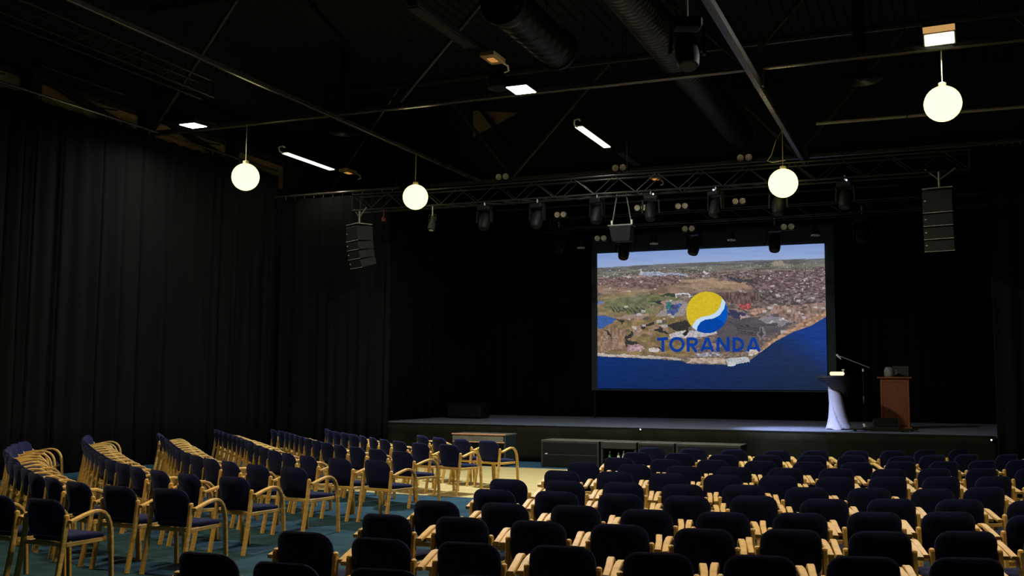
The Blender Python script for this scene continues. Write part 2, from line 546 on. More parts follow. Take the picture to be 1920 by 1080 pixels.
box_truss('dark lighting truss hung along the left side wall', 7.5, 15.3, 0, 7.12, .3, .5, 'y') .location = (-12.6, 7.5, 7.12)

# ------------------------------------------------------------------ lamps
def globe(p, ztop, label, drape=False):
    t = thing('globe_pendant', label, 'pendant lamp', p, 0, 'opal globe pendants')
    r = .285
    prof = [(r * math.sin(a), -r * math.cos(a)) for a in np.linspace(.0, PI, 17)]
    prof[0] = (1e-6, -r)
    prof[-1] = (1e-6, r)
    MB().lathe(prof, 32, None, False).build('globe', GLOBE, t, True)
    MB().lathe([(.06, r - .01), (.06, r + .05), (.02, r + .07)], 16).build('collar', CORD, t, True)
    h = ztop - p[2]
    MB().tube([(0, 0, r + .05), (0, 0, h)], .009, 6).build('cord', CORD, t, True)
    if drape:
        MB().tube([(.02, 0, h), (-.12, 0, h - .2), (-.22, 0, h - .5), (-.3, 0, r + .18), (-.2, 0, r + .15), (.05, 0, r + .17)], .008, 6).build('slack_cable', CORD, t, True)
    point_lamp(p, GLOBE_W, GLOBE_C, r + .012)
    return t
globe((-13.23, 17.35, 6.03), 7.12, 'glowing globe pendant on the left, nearest the side wall')
globe((-10.79, 20.3, 5.95), 6.94, 'glowing globe pendant hanging in front of the truss left end')
globe((-2.69, 20.4, 5.72), 6.80, 'glowing globe pendant with slack cable above the screen right edge', True)
globe((.21, 17.35, 6.24), 7.12, 'glowing globe pendant at upper right below the tilted floodlight')

def flood(p, normal, sx, sy, label, cased=False, power=FLOOD_W, col=FLOOD_C, reach=(0, .1, .36)):
    t = thing('floodlight', label, 'floodlight', p, 0, 'floodlights on the roof truss')
    n = Vector(normal).normalized()
    q = n.to_track_quat('-Z', 'Y').to_matrix()
    hb = MB().box(q @ Vector((0, 0, .07)), (sx + .06, sy + .06, .12), q, .015)
    hb.build('housing', PIPEW if cased else BLACKM, t)
    MB().box(q @ Vector((0, 0, .005)), (sx, sy, .012), q).build('led_face', FLOODM, t)
    MB().tube([q @ Vector((0, 0, .12)), Vector((0, .0, .2)), Vector(reach)], .03, 8).build('bracket', BLACKM, t)
    if cased:
        MB().box(q @ Vector((0, sy / 2 + .085, .01)), (sx + .05, .10, .02), q, .004).build('amber_rim_reflection', AMBER_RIM, t)  # reflection on the housing rim, built as a glowing panel
        MB().box(q @ Vector((0, sy / 2 + .085, .07)), (sx + .06, .12, .10), q, .01).build('upper_case', BLACKM, t)
    else:
        MB().lathe([(.05, .1), (.2, .16), (.24, .3), (.1, .42), (.05, .5)], 20, Matrix.Translation((-.42, -.05, -.1)), True).build('round_driver_can', BLACKM, t, True)
    area_lamp(Vector(p) + n * .02, n, power, col, sx, sy, 'flood_beam')
    return t
flood((-13.92, 16.5, 6.98), (.0, .05, -1), .36, .40, 'downward floodlight on the truss near the left wall', reach=(0, .85, .19), power=FLOOD_W * .16)
flood((-6.73, 16.62, 7.0), (0, 0, -1), .38, .48, 'downward floodlight on the truss in the middle of the hall', reach=(0, .73, .17), power=FLOOD_W * 1.3)
flood((.19, 17.2, 7.25), (-.05, -.8, -.6), .42, .17, 'tilted floodlight in amber-lit case at upper right', True, power=FLOOD_W * .4, reach=(0, .15, -.05))
for x, w, k in ((-11.5, 'left', .34), (-5.5, 'middle', .38), (.5, 'right', .36)):  # unseen warm floods, added to light the nearest rows
    flood((x, 7.9, 7.0), (0, 0, -1), .38, .46, 'added warm floodlight on the near truss out of view, %s one' % w, power=FLOOD_W * k, col=WARM_C, reach=(0, .1, .14))

def trough(x, y0, y1, z, label, lit):
    t = thing('tube_light', label, 'tube light', (x, y0, z), 0, 'ceiling tube lights in rows')
    L = y1 - y0
    MB().prism([(-.10, 0, .02), (.10, 0, .02), (.07, 0, .12), (-.07, 0, .12)], (0, L, 0)).build('housing', BLACKM, t)
    MB().prism([(-.075, .06, .0), (.075, .06, .0), (.085, .06, .018), (-.085, .06, .018)], (0, L - .12, 0)).build('diffuser', TUBEM if lit else BLACKM, t)
    if not lit:
        for s in (-1, 1):
            MB().box((s * .098, L / 2, .015), (.008, L, .012)).build('edge_strip', STEEL, t)
    MB().tube([(-.02, .02, .0), (-.05, -.08, .03), (-.02, -.16, .1), (.05, -.12, .14), (.06, -.03, .12)], .018, 6).build('cable_loop', PALE if lit else BLACKM, t, True)
    for q in (.3, L - .3):
        MB().tube([(0, q, .11), (0, q, ZC - z - .03)], .005, 5).build('suspension_wire', BLACKM, t)
    if lit:
        area_lamp((x, (y0 + y1) / 2, z - .01), (0, 0, -1), TUBE_W, (1, .95, .75), .15, L - .14, 'tube_glow')
    return t
trough(-13.98, 19.72, 21.86, 7.1, 'lit tube light on the left between the two globe lamps', True)
trough(-6.77, 19.87, 21.99, 7.1, 'lit tube light in the middle above the front truss', True)
trough(-14.0, 12.6, 14.6, 7.1, 'unlit tube light high by the left wall', False)
trough(-6.75, 12.5, 14.5, 7.1, 'unlit tube light at the top middle of the hall', False)
trough(-6.68, 22.55, 24.2, 7.12, 'unlit tube light behind the lit middle tube light', False)
for p, lb in (((-6.68, 15.22, 7.12), 'small ceiling fixture with amber reflection painted as glow beside the middle floodlight'),
              ((-13.81, 22.3, 7.1), 'small ceiling fixture with amber reflection painted as glow behind the lit left tube light'),
              ((-6.68, 25.9, 7.1), 'small ceiling fixture with amber reflection painted as glow above the screen behind the truss')):
    t = thing('amber_reflection', lb, 'ceiling fixture', p, 0, 'amber reflections on ceiling fixtures')  # amber reflection painted into the housing colour and a weak glow
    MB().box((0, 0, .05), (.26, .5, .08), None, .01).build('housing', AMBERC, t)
    MB().box((0, 0, .006), (.12, .2, .012)).build('reflection_plate', AMBER, t)
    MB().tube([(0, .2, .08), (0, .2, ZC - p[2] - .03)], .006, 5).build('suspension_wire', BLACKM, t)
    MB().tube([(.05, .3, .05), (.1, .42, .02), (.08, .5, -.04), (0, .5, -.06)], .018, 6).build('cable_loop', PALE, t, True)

# ------------------------------------------------------------------ stage lights
def make_head(label, p, top):
    t = thing('moving_head_light', label, 'stage light', p)
    MB().tube([(0, 0, .30), (0, 0, top)], .018, 8).build('clamp', SILVER, t)
    MB().box((0, 0, .25), (.30, .22, .11), None, .02).build('base', BLACKM, t)
    for s in (-1, 1):
        MB().prism([(s * .15, -.05, .2), (s * .15, .05, .2), (s * .165, .045, -.08), (s * .165, -.045, -.08)], (s * .03, 0, 0)).build('yoke_arm', BLACKM, t)
    M = Matrix.Translation((0, 0, -.04)) @ Matrix.Rotation(math.radians(158), 4, 'X')
    hd = MB().lathe([(.0001, -.19), (.09, -.18), (.125, -.1), (.125, .08), (.115, .17), (.10, .20), (.085, .205)], 20, M).build('head', BLACKM, t, True)
    MB().lathe([(.0001, .207), (.08, .207), (.08, .20)], 18, M).build('lens', GREYM, hd, True)
    return t
fronts = [(-9.30, 5.43, 'second'), (-8.03, 5.41, 'third'), (-6.65, 5.43, 'fourth'), (-5.47, 5.43, 'fifth'), (-4.10, 5.43, 'sixth'), (-2.85, 5.39, 'seventh'), (-1.56, 5.45, 'eighth')]
proto = make_head('black moving head light under the front truss, second lamp from the left end', (fronts[0][0], 20.81, fronts[0][1]), .42)
proto['group'] = 'moving heads under the front truss'
heads = {0: proto}
for i, (x, z, w) in enumerate(fronts[1:], 1):
    heads[i] = dup(proto, (x, 20.81, z), random.uniform(-.6, .6), 'black moving head light under the front truss, %s lamp from the left end' % w, 'moving heads under the front truss')
for i, m_ in ((3, LEDW), (4, LEDB), (6, LEDB)):
    x, z, w = fronts[i]
    o = MB().lathe([(.0001, 0), (.016, .005), (.016, .03)], 10, Matrix.Translation((.06, -.12, .3)) @ Matrix.Rotation(PI / 2, 4, 'X')).build('status_light', m_, heads[i], True)
rear = [(-7.61, 5.34, 'over the left part of the screen top'), (-5.72, 5.38, 'over the middle of the screen top'), (-3.68, 5.37, 'over the right part of the screen top'), (-9.45, 5.55, 'left of the screen'), (-1.59, 5.5, 'right of the screen')]
rproto = None
for x, z, w in rear:
    lb = 'black moving head light on the rear truss, %s' % w
    if rproto is None:
        rproto = make_head(lb, (x, 26.14, z), .53)
        rproto.scale = (1.18, 1.18, 1.18)
        rproto['group'] = 'moving heads on the rear truss'
    else:
        dup(rproto, (x, 26.14, z), random.uniform(-.5, .5), lb, None, 1.18)
big = make_head('large black stage light hanging beside the straight ceiling beam', (-3.25, 14.5, 6.7), (ZC - 6.72) / 1.4)
big.scale = (1.4, 1.4, 1.4)
big.rotation_euler = (0, 0, .4)
# narrow profile spotlight
t = thing('profile_spotlight', 'slim profile spotlight under the front truss, first lamp from the left', 'stage light', (-10.61, 20.81, 5.45))
MB().tube([(0, 0, .1), (0, 0, .40)], .016, 8).build('clamp', SILVER, t)
MB().tube([(-.09, 0, .02), (-.09, 0, .16), (.09, 0, .16), (.09, 0, .02)], .012, 6).build('yoke', GREYM, t)
MB().lathe([(.06, -.22), (.085, -.2), (.085, -.05), (.06, 0), (.06, .12), (.04, .15)], 16, Matrix.Rotation(math.radians(-18), 4, 'X')).build('barrel', GREYM, t, True)
MB().lathe([(.0001, -.223), (.055, -.222), (.055, -.215)], 16, Matrix.Rotation(math.radians(-18), 4, 'X')).build('lens', PALE, t, True)
# twin blinders
def make_blinder(label, p, top):
    t = thing('twin_spotlight', label, 'stage light', p)
    MB().box((0, .06, 0), (.40, .1, .19), None, .015).build('housing', BLACKM, t)
    M0 = Matrix.Rotation(PI / 2 + math.radians(8), 4, 'X')
    for s in (-1, 1):
        M = Matrix.Translation((s * .098, 0, 0)) @ M0
        d = MB().lathe([(.03, -.005), (.055, .004), (.082, .02), (.082, .0), (.082, -.02)], 20, M, False).build('reflector', PALE, t, True)
        MB().lathe([(.0001, .0), (.03, -.006), (.03, -.01)], 14, M).build('bulb', GREYM if p[1] < 24 or p[2] < 6 else PALE, d, True)
    MB().tube([(0, .08, .09), (0, .08, top)], .014, 6).tube([(0, .08, .02), (0, .16, .0)], .014, 6).build('clamp', BLACKM, t)
    return t
bl = make_blinder('twin spotlight on the far roof truss, left of the three pairs', (-10.36, 24.3, 7.14), .27)
bl['group'] = 'twin spotlights'
for x, y, z, lb in ((-7.19, 24.3, 7.14, 'twin spotlight on the far roof truss, middle of the three pairs'),
                    (-4.09, 24.3, 7.15, 'twin spotlight on the far roof truss, right of the three pairs'),
                    (-8.28, 23.0, 5.82, 'twin spotlight behind the front truss, leftmost of the middle level'),
                    (-6.29, 23.0, 5.87, 'twin spotlight behind the front truss, second of the middle level'),
                    (-5.32, 23.0, 5.85, 'twin spotlight behind the front truss, third of the middle level'),
                    (-4.01, 23.0, 5.88, 'twin spotlight behind the front truss, rightmost of the middle level'),
                    (-8.09, 25.6, 5.58, 'twin spotlight just above the screen, left of the lower three'),
                    (-5.75, 25.6, 5.71, 'twin spotlight just above the screen, middle of the lower three'),
                    (-3.29, 25.6, 5.63, 'twin spotlight just above the screen, right of the lower three')):
    dup(bl, (x, y, z), 0, lb, 'twin spotlights', .82 if y < 24 else (.9 if y > 25 else None))
for lb, y, z, r in (('black lighting bar behind the front truss carrying twin spotlights', 23.08, 6.03, .03),
                    ('thin black lighting bar under the rear truss above the screen', 25.68, 5.82, .02)):
    t = thing('lighting_bar', lb, 'bar', (-10, y, z))
    MB().tube([(0, 0, 0), (9.4, 0, 0)], r, 8).build('bar_tube', BLACKM, t, True)
    for x in (.5, 4.7, 8.9):
        MB().tube([(x, 0, 0), (x, 0, ZC - z - .04)], .006, 5).build('hanger', BLACKM, t)
wp = thing('wash_light', 'flat wash light with pale rim on the rear truss, leftmost', 'stage light', (-8.74, 25.9, 5.40), 0, 'wash lights on the rear truss')
MB().lathe([(.0001, .16), (.07, .16), (.1, .06), (.1, .0), (.085, .0)], 18).build('body', BLACKM, wp, True)
MB().lathe([(.1, .004), (.108, .0), (.108, -.025), (.088, -.025), (.088, .0)], 18, None, False).build('rim', PALE, wp, True)
MB().tube([(0, 0, .15), (0, 0, .6)], .014, 6).build('clamp', BLACKM, wp)
for x, z, w in ((-6.73, 5.42, 'second from the left'), (-4.72, 5.42, 'third from the left'), (-2.67, 5.44, 'rightmost')):
    dup(wp, (x, 25.9, z), 0, 'flat wash light with pale rim on the rear truss, ' + w, 'wash lights on the rear truss')
# the lit spot over the stage table
sp = bpy.data.lights.new('stage_spot_beam', 'SPOT')
sp.energy, sp.color, sp.spot_size, sp.spot_blend, sp.shadow_soft_size = SPOT_W, (.58, .67, 1.0), math.radians(34), 1.0, .08
so = bpy.data.objects.new('stage_spot_beam', sp)
COL.objects.link(so)
so.location = (-4.10, 20.55, 5.05)
so.rotation_euler = (Vector((-2.95, 22.75, .9)) - so.location).to_track_quat('-Z', 'Y').to_euler()

# ------------------------------------------------------------------ loudspeakers
def line_array(label, p, rz, tilt, hs, w=.54, a0=0):
    t = thing('line_array_speaker', label, 'loudspeaker', p, rz)
    MB().box((0, 0, .04), (w * 1.03, .40, .022), None, .004).build('fly_bar', SILVER, t)
    MB().tube([(0, 0, .05), (0, 0, .38)], .022, 8).build('hanging_hook', SILVER, t)
    MB().tube([(-.25, 0, .45), (0, 0, .22), (.3, 0, .42)], .012, 6).build('sling', PIPEW, t)
    z, y, a = 0, 0, a0
    for i, h in enumerate(hs):
        R = Matrix.Rotation(a, 3, 'X')
        c = Vector((0, y, z)) + R @ Vector((0, 0, -h / 2))
        b = MB().box(c, (w, .42, h - .012), R, .012).build('cabinet', GREYM, t)
        MB().box(c + R @ Vector((0, -.213, -h / 2 + .012)), (w, .01, .008), R).build('grille_edge', PALE, b)
        MB().box(c + R @ Vector((-w * .41, -.214, .02)), (.035, .008, .02), R).build('badge', WHITEP, b)
        e = Vector((0, y, z)) + R @ Vector((0, 0, -h))
        z, y = e.z, e.y
        a += tilt
    return t
line_array('line array loudspeaker hanging from the left end of the front truss', (-12.55, 20.81, 5.44), -.5, .07, (.36, .2, .2, .2), a0=.06)
line_array('line array loudspeaker hanging from the right end of the front truss', (.14, 20.81, 5.44), -.2, .05, (.44, .24, .24, .22))
t = thing('centre_speaker', 'small trapezoid loudspeaker hanging on slings at the truss middle', 'loudspeaker', (-6.16, 21.0, 5.13))
MB().prism([(-.24, -.15, 0), (.24, -.15, 0), (.19, -.1, -.32), (-.19, -.1, -.32)], (0, .3, 0)).build('cabinet', BLACKM, t)
MB().box((0, 0, .015), (.54, .3, .025)).build('fly_bar', GREYP, t)
for s in (-1, 1):
    MB().tube([(s * .22, 0, .02), (s * .1, 0, .72)], .014, 6).build('sling', GREYP, t)
    MB().tube([(s * .22, 0, .02), (s * .22, -.01, .14)], .022, 6).build('shackle', PALE, t)
tag(MB().lathe([(.0001, -.07), (.045, -.06), (.055, 0), (.03, .05), (.012, .06), (.012, .22)], 14).build('red_beacon', REDP, None, True), 'small red beacon hanging beside the left line array', 'beacon').location = (-12.0, 21.0, 5.62)

# ------------------------------------------------------------------ projection screen
SY = 27.0
SX0, SX1, SZ0, SZ1 = -8.63, -2.565, 1.63, 5.36
scr = thing('projection_screen', 'large lit projection screen showing an aerial river view', 'screen', ((SX0 + SX1) / 2, SY, .82))
def sl(x, y, z):
    return (x - (SX0 + SX1) / 2, y - SY, z - .82)
bpn = MB()
bpn.box(sl((SX0 + SX1) / 2 + .02, SY + .06, (SZ0 - .05 + 5.85) / 2), (SX1 - SX0 + .40, .04, 5.85 - SZ0 + .05))
bpn.build('screen_fabric', BORDER, scr)
for x in (SX0 - .12, SX1 + .16):
    MB().tube([sl(x, SY + .12, .82), sl(x, SY + .12, 5.85)], .03, 8).build('stand_post', BLACKM, scr)
MB().tube([sl(SX0 - .2, SY + .05, 5.87), sl(SX1 + .25, SY + .05, 5.87)], .05, 10).build('roller_case', BLACKM, scr, True)

def picture(nx, ny):
    """the projected picture as colours on a grid (aerial view of a town on a river, with the venue's mark)"""
    # picture is drawn on a 1440 x 880 sheet: x right, y down
    U, V = np.meshgrid((np.arange(nx) + .5) / nx, (np.arange(ny) + .5) / ny)
    # map sheet to the traced outline coordinates (a quadrilateral)
    src = np.array([(0, 0), (1, 0), (1, 1), (0, 1)], float)
    dst = np.array([(68, 152), (1505, 88), (1518, 1013), (72, 998)], float)
    A, b = [], []
    for (u, v), (x, y) in zip(src, dst):
        A += [[u, v, 1, 0, 0, 0, -u * x, -v * x], [0, 0, 0, u, v, 1, -u * y, -v * y]]
        b += [x, y]
    h = np.append(np.linalg.solve(np.array(A), np.array(b)), 1).reshape(3, 3)
    W = h[2, 0] * U + h[2, 1] * V + 1
    X = (h[0, 0] * U + h[0, 1] * V + h[0, 2]) / W
    Y = (h[1, 0] * U + h[1, 1] * V + h[1, 2]) / W
    X0_, Y0_ = X, Y
    def noise(sx, sy, seed):
        r = np.random.RandomState(seed)
        g = r.rand(400, 400)
        a, c = X / sx + 20, Y / sy + 20
        i, j = np.floor(a).astype(int) % 398, np.floor(c).astype(int) % 398
        fa, fc = a - np.floor(a), c - np.floor(c)
        fa, fc = fa * fa * (3 - 2 * fa), fc * fc * (3 - 2 * fc)
        return (g[j, i] * (1 - fa) + g[j, i + 1] * fa) * (1 - fc) + (g[j + 1, i] * (1 - fa) + g[j + 1, i + 1] * fa) * fc
    WX = X + (noise(34, 20, 31) - .5) * 26 + (noise(9, 6, 32) - .5) * 12
    WY = Y + (noise(40, 14, 33) - .5) * 14 + (noise(9, 6, 34) - .5) * 7
    def poly(P, warp=True):
        X, Y = (WX, WY) if warp else (X0_, Y0_)
        P = np.array(P, float)
        ins = np.zeros(X.shape, bool)
        j = len(P) - 1
        for i in range(len(P)):
            xi, yi, xj, yj = P[i, 0], P[i, 1], P[j, 0], P[j, 1]
            if yi != yj:
                c = ((yi > Y) != (yj > Y)) & (X < (xj - xi) * (Y - yi) / (yj - yi) + xi)
                ins ^= c
            j = i
        return ins
    img = np.zeros(X.shape + (3,))
    def put(mask, col, var=0, n=None):
        c = np.array(col, float)[None, None, :] * np.ones(X.shape + (1,))
        if var:
            c = c * (1 + var * ((n if n is not None else noise(14, 8, 5)) - .5)[..., None] * 2)
        img[mask] = c[mask]
    horizon = np.interp(X, [60, 400, 900, 1530], [243, 222, 200, 182])
    n1, n2, n3 = noise(16, 7, 1), noise(60, 10, 2), noise(7, 6, 3)
    k = np.clip((horizon - Y) / 110, 0, 1)[..., None]
    img[:] = np.array((146, 166, 206)) * (1 - k) + np.array((122, 150, 206)) * k
    img += ((noise(120, 14, 9) - .5) * 8)[..., None]
    put(Y > horizon, (96, 100, 104), .22, n2)
    put(Y > horizon + 26, (104, 104, 92), .32, n2)
    put(Y > horizon + 60, (118, 100, 92), .35, noise(40, 9, 4))
    m = (Y > horizon + 70) & (n1 > .62)
    put(m, (84, 74, 74), .3, n3)
    put(poly([(60, 330), (500, 300), (700, 320), (1000, 330), (1120, 350), (1000, 390), (700, 400), (400, 420), (60, 400)]), (140, 112, 92), .22, n2)
    put(poly([(620, 320), (780, 308), (1010, 335), (1110, 350), (900, 372), (680, 372)]), (164, 134, 104), .1, n2)
    put(poly([(70, 320), (250, 305), (560, 300), (600, 340), (400, 372), (300, 366), (70, 352)]), (112, 86, 82), .4, n1)
    put(poly([(790, 292), (1000, 280), (1505, 240), (1515, 420), (1100, 400), (1000, 340), (840, 320)]), (104, 84, 84), .42, n1)
    put(poly([(840, 290), (1000, 312), (1100, 345), (1080, 350), (900, 318)]), (56, 52, 58), .2, n3)
    # left meadow
    put(poly([(68, 420), (200, 395), (470, 400), (560, 405), (600, 440), (480, 480), (440, 545), (240, 575), (68, 530)]), (134, 116, 76), .2, noise(40, 16, 6))
    put(poly([(130, 440), (330, 410), (560, 405), (600, 440), (470, 470), (430, 530), (330, 540), (140, 510), (100, 480)]), (108, 112, 70), .22, noise(26, 14, 7))
    put(poly([(380, 448), (475, 445), (478, 480), (440, 470)]), (24, 44, 40))
    put(poly([(460, 408), (560, 402), (565, 430), (480, 415)]), (40, 60, 34))
    for i in range(8):
        x0 = 140 + i * 28
        put(poly([(x0, 490), (x0 + 8, 488), (x0 + 44, 522), (x0 + 34, 524)]), (46, 60, 40))
    # grassy near ground
    put(poly([(68, 560), (250, 560), (440, 545), (640, 550), (660, 640), (700, 800), (300, 790), (68, 770)]), (128, 106, 62), .25, noise(30, 18, 8))
    put(poly([(68, 640), (160, 600), (240, 640), (300, 740), (68, 770)]), (146, 112, 84), .28, noise(12, 20, 10))
    put(poly([(210, 555), (330, 525), (400, 530), (370, 560), (260, 570)]), (160, 132, 118), .1, n3)
    for P in ([(330, 620), (420, 578), (430, 590), (250, 690), (240, 680)], [(430, 600), (480, 620), (520, 660), (440, 640)], [(490, 600), (620, 575), (660, 600), (640, 630), (560, 640)],
              [(100, 620), (150, 650), (165, 690), (110, 640)], [(225, 685), (350, 720), (250, 735)], [(180, 560), (240, 575), (230, 600)], [(420, 735), (470, 745), (465, 765)]):
        put(poly(P), (34, 36, 36), .3, n3)
    for (cx, cy, w, hh) in ((322, 640, 30, 34), (120, 690, 18, 50), (180, 700, 16, 40)):
        put(((X - cx) / w) ** 2 + ((Y - cy) / hh) ** 2 < 1, (150, 118, 98), .25, n3)
    # pool and pond
    put(poly([(68, 540), (190, 560), (168, 590), (68, 632)]), (32, 88, 190), .1, n2)
    put(poly([(68, 448), (104, 458), (68, 484)]), (84, 118, 180))
    # buildings
    put(poly([(475, 450), (610, 445), (640, 470), (620, 545), (440, 548), (500, 480)]), (150, 140, 138), .1, n3)
    put(poly([(505, 460), (545, 470), (540, 510), (500, 500)]), (34, 110, 118), .2, n3)
    put(poly([(545, 468), (600, 470), (580, 520), (530, 545), (505, 520)]), (52, 76, 142), .35, noise(8, 8, 11))
    put(poly([(478, 450), (500, 448), (500, 490), (478, 480)]), (190, 122, 110))
    put(poly([(560, 402), (645, 396), (652, 430), (640, 430), (632, 408), (575, 412), (575, 436), (562, 438)]), (208, 216, 228))
    put(poly([(520, 655), (620, 635), (830, 640), (830, 660), (640, 690), (600, 680), (520, 690)]), (196, 190, 196), .15, n3)
    put(poly([(610, 660), (640, 625), (650, 635), (625, 672)]), (22, 22, 26))
    put(poly([(260, 725), (330, 720), (360, 745), (350, 770), (250, 765)]), (178, 138, 146), .3, noise(10, 8, 12))
    put(poly([(390, 745), (450, 750), (450, 770), (380, 770)]), (206, 200, 196), .1, n3)
    # quay and car parks
    put(poly([(840, 545), (900, 560), (1130, 560), (1310, 585), (1270, 612), (1100, 690), (1080, 770), (860, 770), (830, 660)]), (74, 72, 80), .12, noise(90, 14, 13))
    put(poly([(1070, 560), (1160, 535), (1310, 585), (1200, 610)]), (134, 128, 138), .08, n2)
    for i in range(5):
        put(poly([(900 + i * 12, 580 + i * 16), (1120, 632 + i * 10), (1118, 637 + i * 10), (900 + i * 12, 586 + i * 16)]), (48, 46, 56))
    put(poly([(890, 505), (1000, 530), (1020, 545), (970, 568), (890, 545)]), (34, 44, 84), .15, n3)
    put(poly([(965, 545), (1025, 538), (1030, 552), (975, 570)]), (186, 152, 148))
    put(poly([(965, 470), (1035, 452), (1040, 490), (985, 505)]), (176, 66, 68), .35, noise(9, 7, 14))
    put(poly([(1000, 505), (1100, 490), (1140, 515), (1060, 540)]), (176, 134, 106), .3, n3)
    put(poly([(1225, 545), (1270, 545), (1350, 582), (1340, 592), (1240, 572)]), (196, 200, 212), .3, noise(10, 5, 15))
    # forest and village on the right
    put(poly([(860, 400), (1100, 400), (1110, 440), (1000, 470), (900, 470), (860, 440)]), (92, 72, 68), .45, noise(9, 24, 16))
    put(poly([(1100, 380), (1505, 400), (1512, 470), (1350, 480), (1100, 470)]), (88, 78, 78), .5, noise(20, 8, 17))
    put(poly([(1150, 470), (1350, 478), (1512, 460), (1516, 548), (1420, 600), (1320, 590), (1160, 530)]), (140, 110, 98), .34, noise(12, 26, 18))
    vill = poly([(1080, 395), (1505, 250), (1512, 470), (1320, 470), (1090, 440)])
    wn = noise(13, 6, 19)
    put(vill & (wn > .88), (190, 198, 216), .1, n3)
    wn2 = noise(9, 4, 20)
    put((Y > horizon + 20) & (Y < horizon + 120) & (wn2 > .9), (186, 190, 200))
    put(poly([(220, 292), (268, 288), (270, 303), (220, 305)]), (196, 200, 210))
    put(poly([(338, 245), (346, 245), (350, 290), (338, 290)]), (190, 196, 206))
    put(poly([(345, 270), (470, 268), (640, 282), (655, 292), (350, 292)]), (150, 160, 186), .2, noise(16, 5, 21))
    put(poly([(735, 268), (750, 252), (764, 268), (764, 275), (735, 275)]), (206, 208, 220))
    put(poly([(1150, 208), (1240, 204), (1260, 220), (1170, 226)]), (150, 146, 120))
    # scattered roofs, trees and their shadows
    r = np.random.RandomState(11)
    for _ in range(520):
        x_, y_ = r.uniform(70, 1510), 255 + 400 * r.rand() ** 1.7
        if (550 < x_ < 1110 and y_ > 390) or (x_ < 240 and y_ > 520) or (x_ < 480 and 400 < y_ < 560 and r.rand() < .8) or (620 < x_ < 1100 and 305 < y_ < 375):
            continue
        w_ = (2.5 + (y_ - 240) * .022) * r.uniform(.6, 1.5)
        c_ = [(196, 198, 208), (150, 120, 112), (60, 52, 54), (172, 128, 112), (74, 70, 66), (210, 206, 204)][r.randint(6)]
        m_ = (np.abs(X - x_) < w_ * 1.3) & (np.abs(Y - y_) < w_ * .7)
        img[m_] = np.array(c_) * .75 + img[m_] * .25
    # shore and water
    shore = [(60, 796), (250, 806), (440, 815), (600, 828), (640, 845), (890, 852), (1010, 838), (1090, 780), (1180, 712), (1300, 648), (1420, 606), (1530, 540), (1530, 1020), (60, 1020)]
    bank = [(1080, 790), (1120, 720), (1180, 690), (1330, 600), (1530, 500), (1530, 560), (1420, 606), (1300, 648), (1180, 712), (1090, 785)]
    put(poly(bank), (176, 134, 100), .28, noise(16, 12, 22))
    put(poly([(60, 770), (250, 790), (600, 800), (700, 790), (1080, 770), (1090, 790), (1010, 842), (890, 856), (640, 850), (600, 832), (60, 806)]), (122, 104, 84), .35, noise(14, 8, 23))
    put(poly([(68, 776), (590, 806), (592, 822), (68, 798)]), (196, 182, 168), .1, n2)
    put(poly([(640, 812), (880, 815), (885, 845), (640, 840)]), (186, 162, 140), .2, noise(18, 8, 24))
    put(poly([(690, 782), (830, 775), (850, 800), (700, 806)]), (150, 150, 160), .45, noise(11, 7, 25))
    water = poly(shore, False)
    kx = np.clip((X - 68) / 1440, 0, 1)[..., None]
    ky = np.clip((Y - 800) / 200, 0, 1)[..., None]
    wc = (np.array((18, 48, 110)) * (1 - kx) + np.array((34, 46, 76)) * kx) * (1 - .15 * ky)
    ur = np.clip(((X - 1200) / 320 + (760 - Y) / 220), 0, 1)[..., None]
    wc = wc * (1 - ur * .7) + np.array((24, 62, 148)) * ur * .7
    wc = wc * (1 + .07 * (noise(50, 5, 26) - .5)[..., None] * 2)
    img[water] = wc[water]
    put(poly([(886, 815), (1018, 798), (1022, 832), (898, 860)]), (190, 196, 198), .12, noise(30, 6, 27))
    put(poly([(1000, 765), (1080, 750), (1092, 785), (1030, 796)]), (206, 190, 172), .2, n3)
    put(poly([(1085, 620), (1093, 618), (1093, 700), (1085, 700)]) | poly([(1105, 620), (1124, 618), (1122, 690), (1107, 690)]), (128, 116, 118))
    g = img.mean(-1, keepdims=True)
    land = (Y > horizon) & (~water)
    img[land] = (g + (img - g) * .85)[land]
    img[land] = img[land] * .8 + np.array((140, 124, 122)) * .18
    img *= (1 + (noise(5, 4, 35) - .5) * .22 * (Y > horizon) * (~water))[..., None]
    # round mark: yellow over blue with a pale wave between
    cx, cy, R = 760, 523, 131
    disc = (X - cx) ** 2 + (Y - cy) ** 2 < R * R
    t = np.array([(862, 405), (856, 440), (842, 490), (815, 525), (775, 543), (725, 552), (690, 572), (668, 605), (655, 660)], float)
    sx = np.interp(Y, t[:, 1], t[:, 0])
    yellow = X < sx
    put(disc, (8, 70, 168))
    put(disc & (X < np.interp(Y, t[:, 1] + 14, t[:, 0] + 40) + 8), (24, 104, 196))
    t2 = np.array([(884, 405), (880, 450), (868, 500), (840, 540), (800, 562), (750, 568), (718, 585), (700, 612), (690, 660)], float)
    put(disc & (X < np.interp(Y, t2[:, 1], t2[:, 0])), (188, 214, 238))
    put(disc & yellow, (206, 180, 40), .05, n3)
    put(disc & (X > np.interp(Y, t2[:, 1], t2[:, 0])) , (10, 84, 184))
    put(disc & (X > np.interp(Y, t2[:, 1], t2[:, 0])) & ((X - 790) ** 2 + (Y - 655) ** 2 < 100 ** 2), (6, 66, 160))
    # lettering
    ink = np.zeros(X.shape, bool)
    TH = 19
    yt, yb = 680, 770
    def seg(x0, y0, x1, y1, th=TH):
        d = np.hypot(x1 - x0, y1 - y0)
        ux, uy = (x1 - x0) / d, (y1 - y0) / d
        a = (X - x0) * ux + (Y - y0) * uy
        b_ = np.abs(-(X - x0) * uy + (Y - y0) * ux)
        return (a > 0) & (a < d) & (b_ < th / 2)
